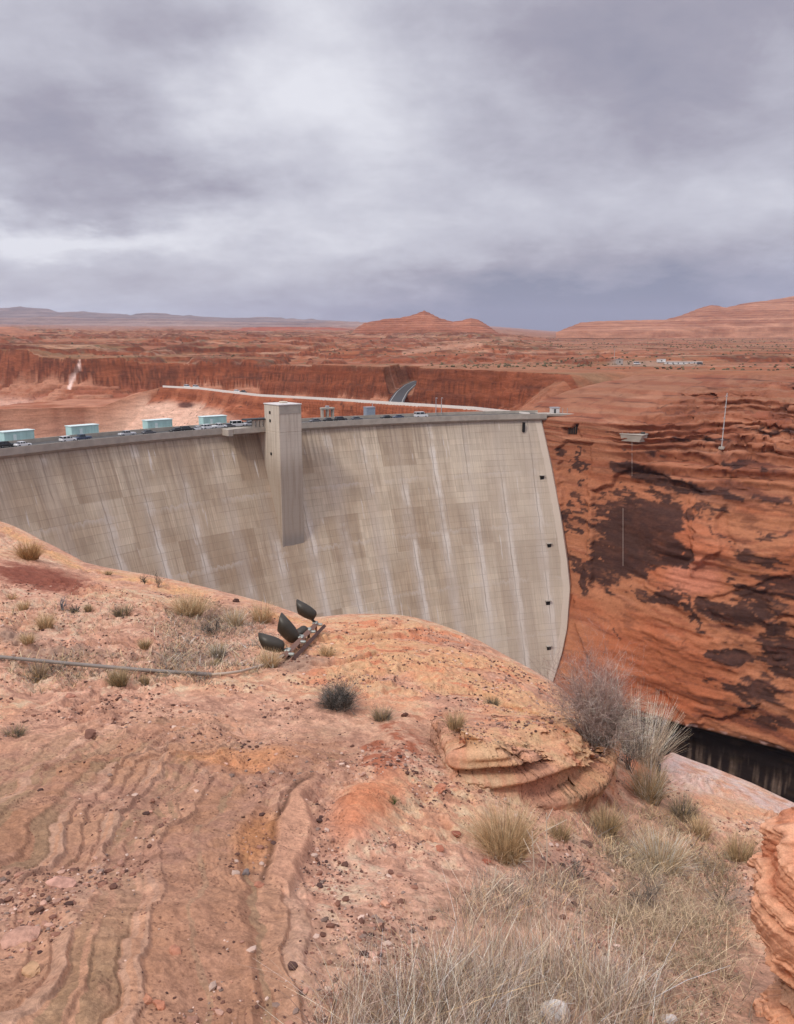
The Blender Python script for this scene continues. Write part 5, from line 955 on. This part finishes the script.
# ================================================================== LAYERED OUTCROP (right edge) AND ROCK TONGUE
def outcrop():
    c0 = aty(888, 900, 3.9); n, m = 520, 420
    th = np.linspace(0, 2 * math.pi, n); zt = aty(800, 806, 3.9)[2]; zb = -4.6; zz = np.linspace(0, 1, m)
    T, Z = np.meshgrid(th, zz, indexing='xy'); z = zb + (zt - zb) * Z
    prof_y = np.array([806, 812, 820, 832, 850, 870, 900, 920, 940, 955, 965, 978, 990, 1003, 1024, 1100]); prof_x = np.array([812, 790, 775, 764, 758, 756, 759, 762, 767, 776, 788, 792, 780, 770, 762, 748])
    pz = np.array([aty(780, q_, 3.9)[2] for q_ in prof_y]); pr = np.array([aty(872, 900, 3.9)[0] - aty(x_, q_, 3.9)[0] for x_, q_ in zip(prof_x, prof_y)])
    r = np.interp(-z, -pz, pr)
    X, Y = np.cos(T), np.sin(T); tilt = z + .30 * X - .06 * Y
    n1 = fbm(X * 2 + 5, Y * 2 + z * 1.2, 4, 301); n2 = fbm(X * 5 + 9, Y * 5 + z * 6, 4, 303); lay = vn(tilt * 15 + n1 * 1.2, X * 1.3 + 7, 305); lay2 = vn(tilt * 55 + n2 * 1.5, Y * 2 + 3, 307)
    r = r + .06 * n1 + .03 * n2 + .075 * (sst(.35, .65, lay) - .5) + .016 * (sst(.3, .7, lay2) - .5) + .02 * fbm(X * 14, Y * 14 + z * 20, 3, 309); r = np.maximum(r, .01) * np.where(Z > .985, (1 - Z) / .015, 1)
    P = np.stack([c0[0] + r * X, c0[1] + .12 + r * Y * .62, z - .17 + .015 * n2], -1)
    c = np.broadcast_to(LO(220, 164, 130), z.shape + (3,)).copy(); mixc = lambda c, col, mm: c + (np.asarray(col) - c) * np.clip(mm, 0, 1)[..., None]
    c = mixc(c, LO(186, 116, 84), sst(.55, .3, lay) * .8); c = mixc(c, LO(220, 160, 124), sst(.2, .5, n1) * .6); c = mixc(c, LO(150, 96, 74), sst(.62, .8, lay2) * .5); c = mixc(c, LO(140, 112, 94), sst(.15, .0, np.abs(z - pz[11])) * .8)
    me = grid('sandstone_outcrop', P, c, flip=False)
    t = NT('layered_sandstone'); p_ = t.pos(); n_ = t.noise(p_, 26, 6, .65); n0 = t.noise(p_, 90, 3, .6); col = t.scale(t.attr('Col'), t.m_('MULTIPLY', t.mr(n_, .3, .7, .82, 1.16), t.mr(n0, .3, .7, .9, 1.1)))
    tag(link('sandstone_outcrop', me, t.bsdf(col, .95, t.bump(t.m_('ADD', n_, t.m_('MULTIPLY', n0, .4)), .6, .02), 0, .1)), 'orange layered sandstone outcrop rising at the right picture edge', 'rock')
outcrop()
# ================================================================== PIPE, STAKE, FLOODLIGHTS
pp = [hit(px, py) for px, py in ((-60, 655), (0, 660), (70, 667), (140, 673), (212, 678))]; pp = [p_ + np.array([0, 0, .05]) for p_ in pp]
tag(MB().tube(pp, .031, 8).build('pipe', paint('grey_pipe', lin(134, 124, 116), .7, .1), smooth=True), 'straight grey pipe lying across the left slope', 'pipe')
bronze = paint('bronze_metal', lin(58, 52, 42), .45, .2, .5, .1); inner = paint('lamp_inside', (.012, .012, .011), .5); rail_m = paint('weathered_rail', lin(140, 106, 90), .8); bolt = paint('bracket_steel', lin(165, 168, 158), .5, .4)
Ra, Rb = hit(284, 662), hit(317, 634); Ra = Ra + np.array([0, 0, .10]); Rb = aty(316.5, 623.5, float(Rb[1]) + .2); 
root = tag(empty('floodlight_rack', Ra), 'rack of dark bronze floodlights on a rail at the ridge facing the dam', 'floodlights')
def rel(p_): return np.asarray(p_) - Ra
ax = (Rb - Ra) / np.linalg.norm(Rb - Ra); sidev = np.cross(ax, [0, 0, 1]); sidev /= np.linalg.norm(sidev)
MB().tube([rel(Ra), rel(Rb)], .06, 4).build('rail', rail_m, root); MB().tube([rel(Ra) + sidev * .16 - np.array([0, 0, .05]), rel(Rb) + sidev * .16 - np.array([0, 0, .05])], .045, 4).build('rail', paint('dark_rail', lin(84, 58, 50), .8), root)
for f in (.06, .4, .72, .97):
    b_ = rel(Ra + (Rb - Ra) * f); g_ = gz(*(Ra + (Rb - Ra) * f)[:2]); MB().box(b_ + sidev * .08, (.12, .07, .04), math.atan2(ax[1], ax[0]) + 1.57, .01).build('cross_plate', bolt, root)
    if f > .3: MB().tube([b_, np.array([b_[0], b_[1], g_ - Ra[2] - .1])], .03, 6).build('leg', rail_m, root)
def lamp(f, base_px, tip_px, size, droll=0.0, back=1.0):
    B = Ra + (Rb - Ra) * f; Yb = float(B[1]); b_ = aty(*base_px, Yb); m = np.linalg.norm(b_) / F
    tp = aty(*tip_px, Yb + back * .38); axis = tp - b_; L = np.linalg.norm(axis); axis /= L
    s1 = np.cross(axis, [0, 0, 1]); s1 /= np.linalg.norm(s1); u1 = np.cross(s1, axis)
    R0 = size; secs = [(-.06, .35), (-.02, .62), (.06, .82), (.30, .98), (.55, 1.0), (.78, 1.0)]; n = 24; V = []
    for i, (tt, rr) in enumerate(secs):
        for k_ in range(n):
            a = 2 * math.pi * k_ / n; slant = (.5 + .5 * math.sin(a)) * .42 if i == len(secs) - 1 else 0
            sc = 1.0 - .25 * slant if i == len(secs) - 1 else 1
            V.append(rel(b_ + axis * L * (tt - (.2 if i == len(secs) - 1 else 0) + slant) + (s1 * math.cos(a) + u1 * math.sin(a) * sc) * R0 * rr))
    Fs = [(i * n + k_, i * n + (k_ + 1) % n, (i + 1) * n + (k_ + 1) % n, (i + 1) * n + k_) for i in range(len(secs) - 1) for k_ in range(n)] + [tuple(range(n))[::-1]]
    h_ = MB().add(V, Fs).build('floodlight', bronze, root, smooth=True)
    md = h_.modifiers.new('thickness', 'SOLIDIFY'); md.thickness = .008; md.offset = -1
    V2 = [rel(b_ + axis * L * .42 + (s1 * math.cos(2 * math.pi * k_ / n) + u1 * math.sin(2 * math.pi * k_ / n)) * R0 * .97) for k_ in range(n)]
    MB().add(V2, [tuple(range(n))]).build('lens', inner, h_)
    foot = rel(B + np.array([0, 0, .05])); MB().tube([rel(b_ + axis * L * .08 - u1 * R0 * .6), foot], .028, 6).build('bracket', bolt if False else bronze, h_)
    MB().box(foot, (.14, .10, .03), math.atan2(ax[1], ax[0]), .01).build('base_plate', bolt, h_)
lamp(.10, (282, 647), (257, 639), .125, 0, .1); lamp(.48, (295, 639), (276, 617), .145, 0, .1); lamp(.72, (306, 629), (288, 645), .115, 0, -.5); lamp(.95, (314, 616), (294, 604), .125, 0, .1)
cb = [hit(px, py) + np.array([0, 0, .05]) for px, py in ((212, 678), (226, 677), (240, 675), (254, 671), (266, 667))] + [Ra + np.array([0, 0, .02])]
tag(MB().tube(cb, .022, 6).build('cable', paint('cable_sheath', lin(176, 158, 140), .7), smooth=True), 'pale cable curving from the pipe end up to the floodlight rail', 'cable')
q_ = hit(657, 795); r = tag(empty('metal_stake', q_), 'short dark metal stake beside the olive tuft at the canyon edge', 'stake'); hs = 32 * float(np.linalg.norm(q_)) / F; MB().box((0, 0, hs / 2 - .03), (.045, .02, hs), .3).build('post', mat_dark2, r); MB().box((0, .018, hs / 2), (.012, .018, hs), .3).build('flange', mat_dark2, r)
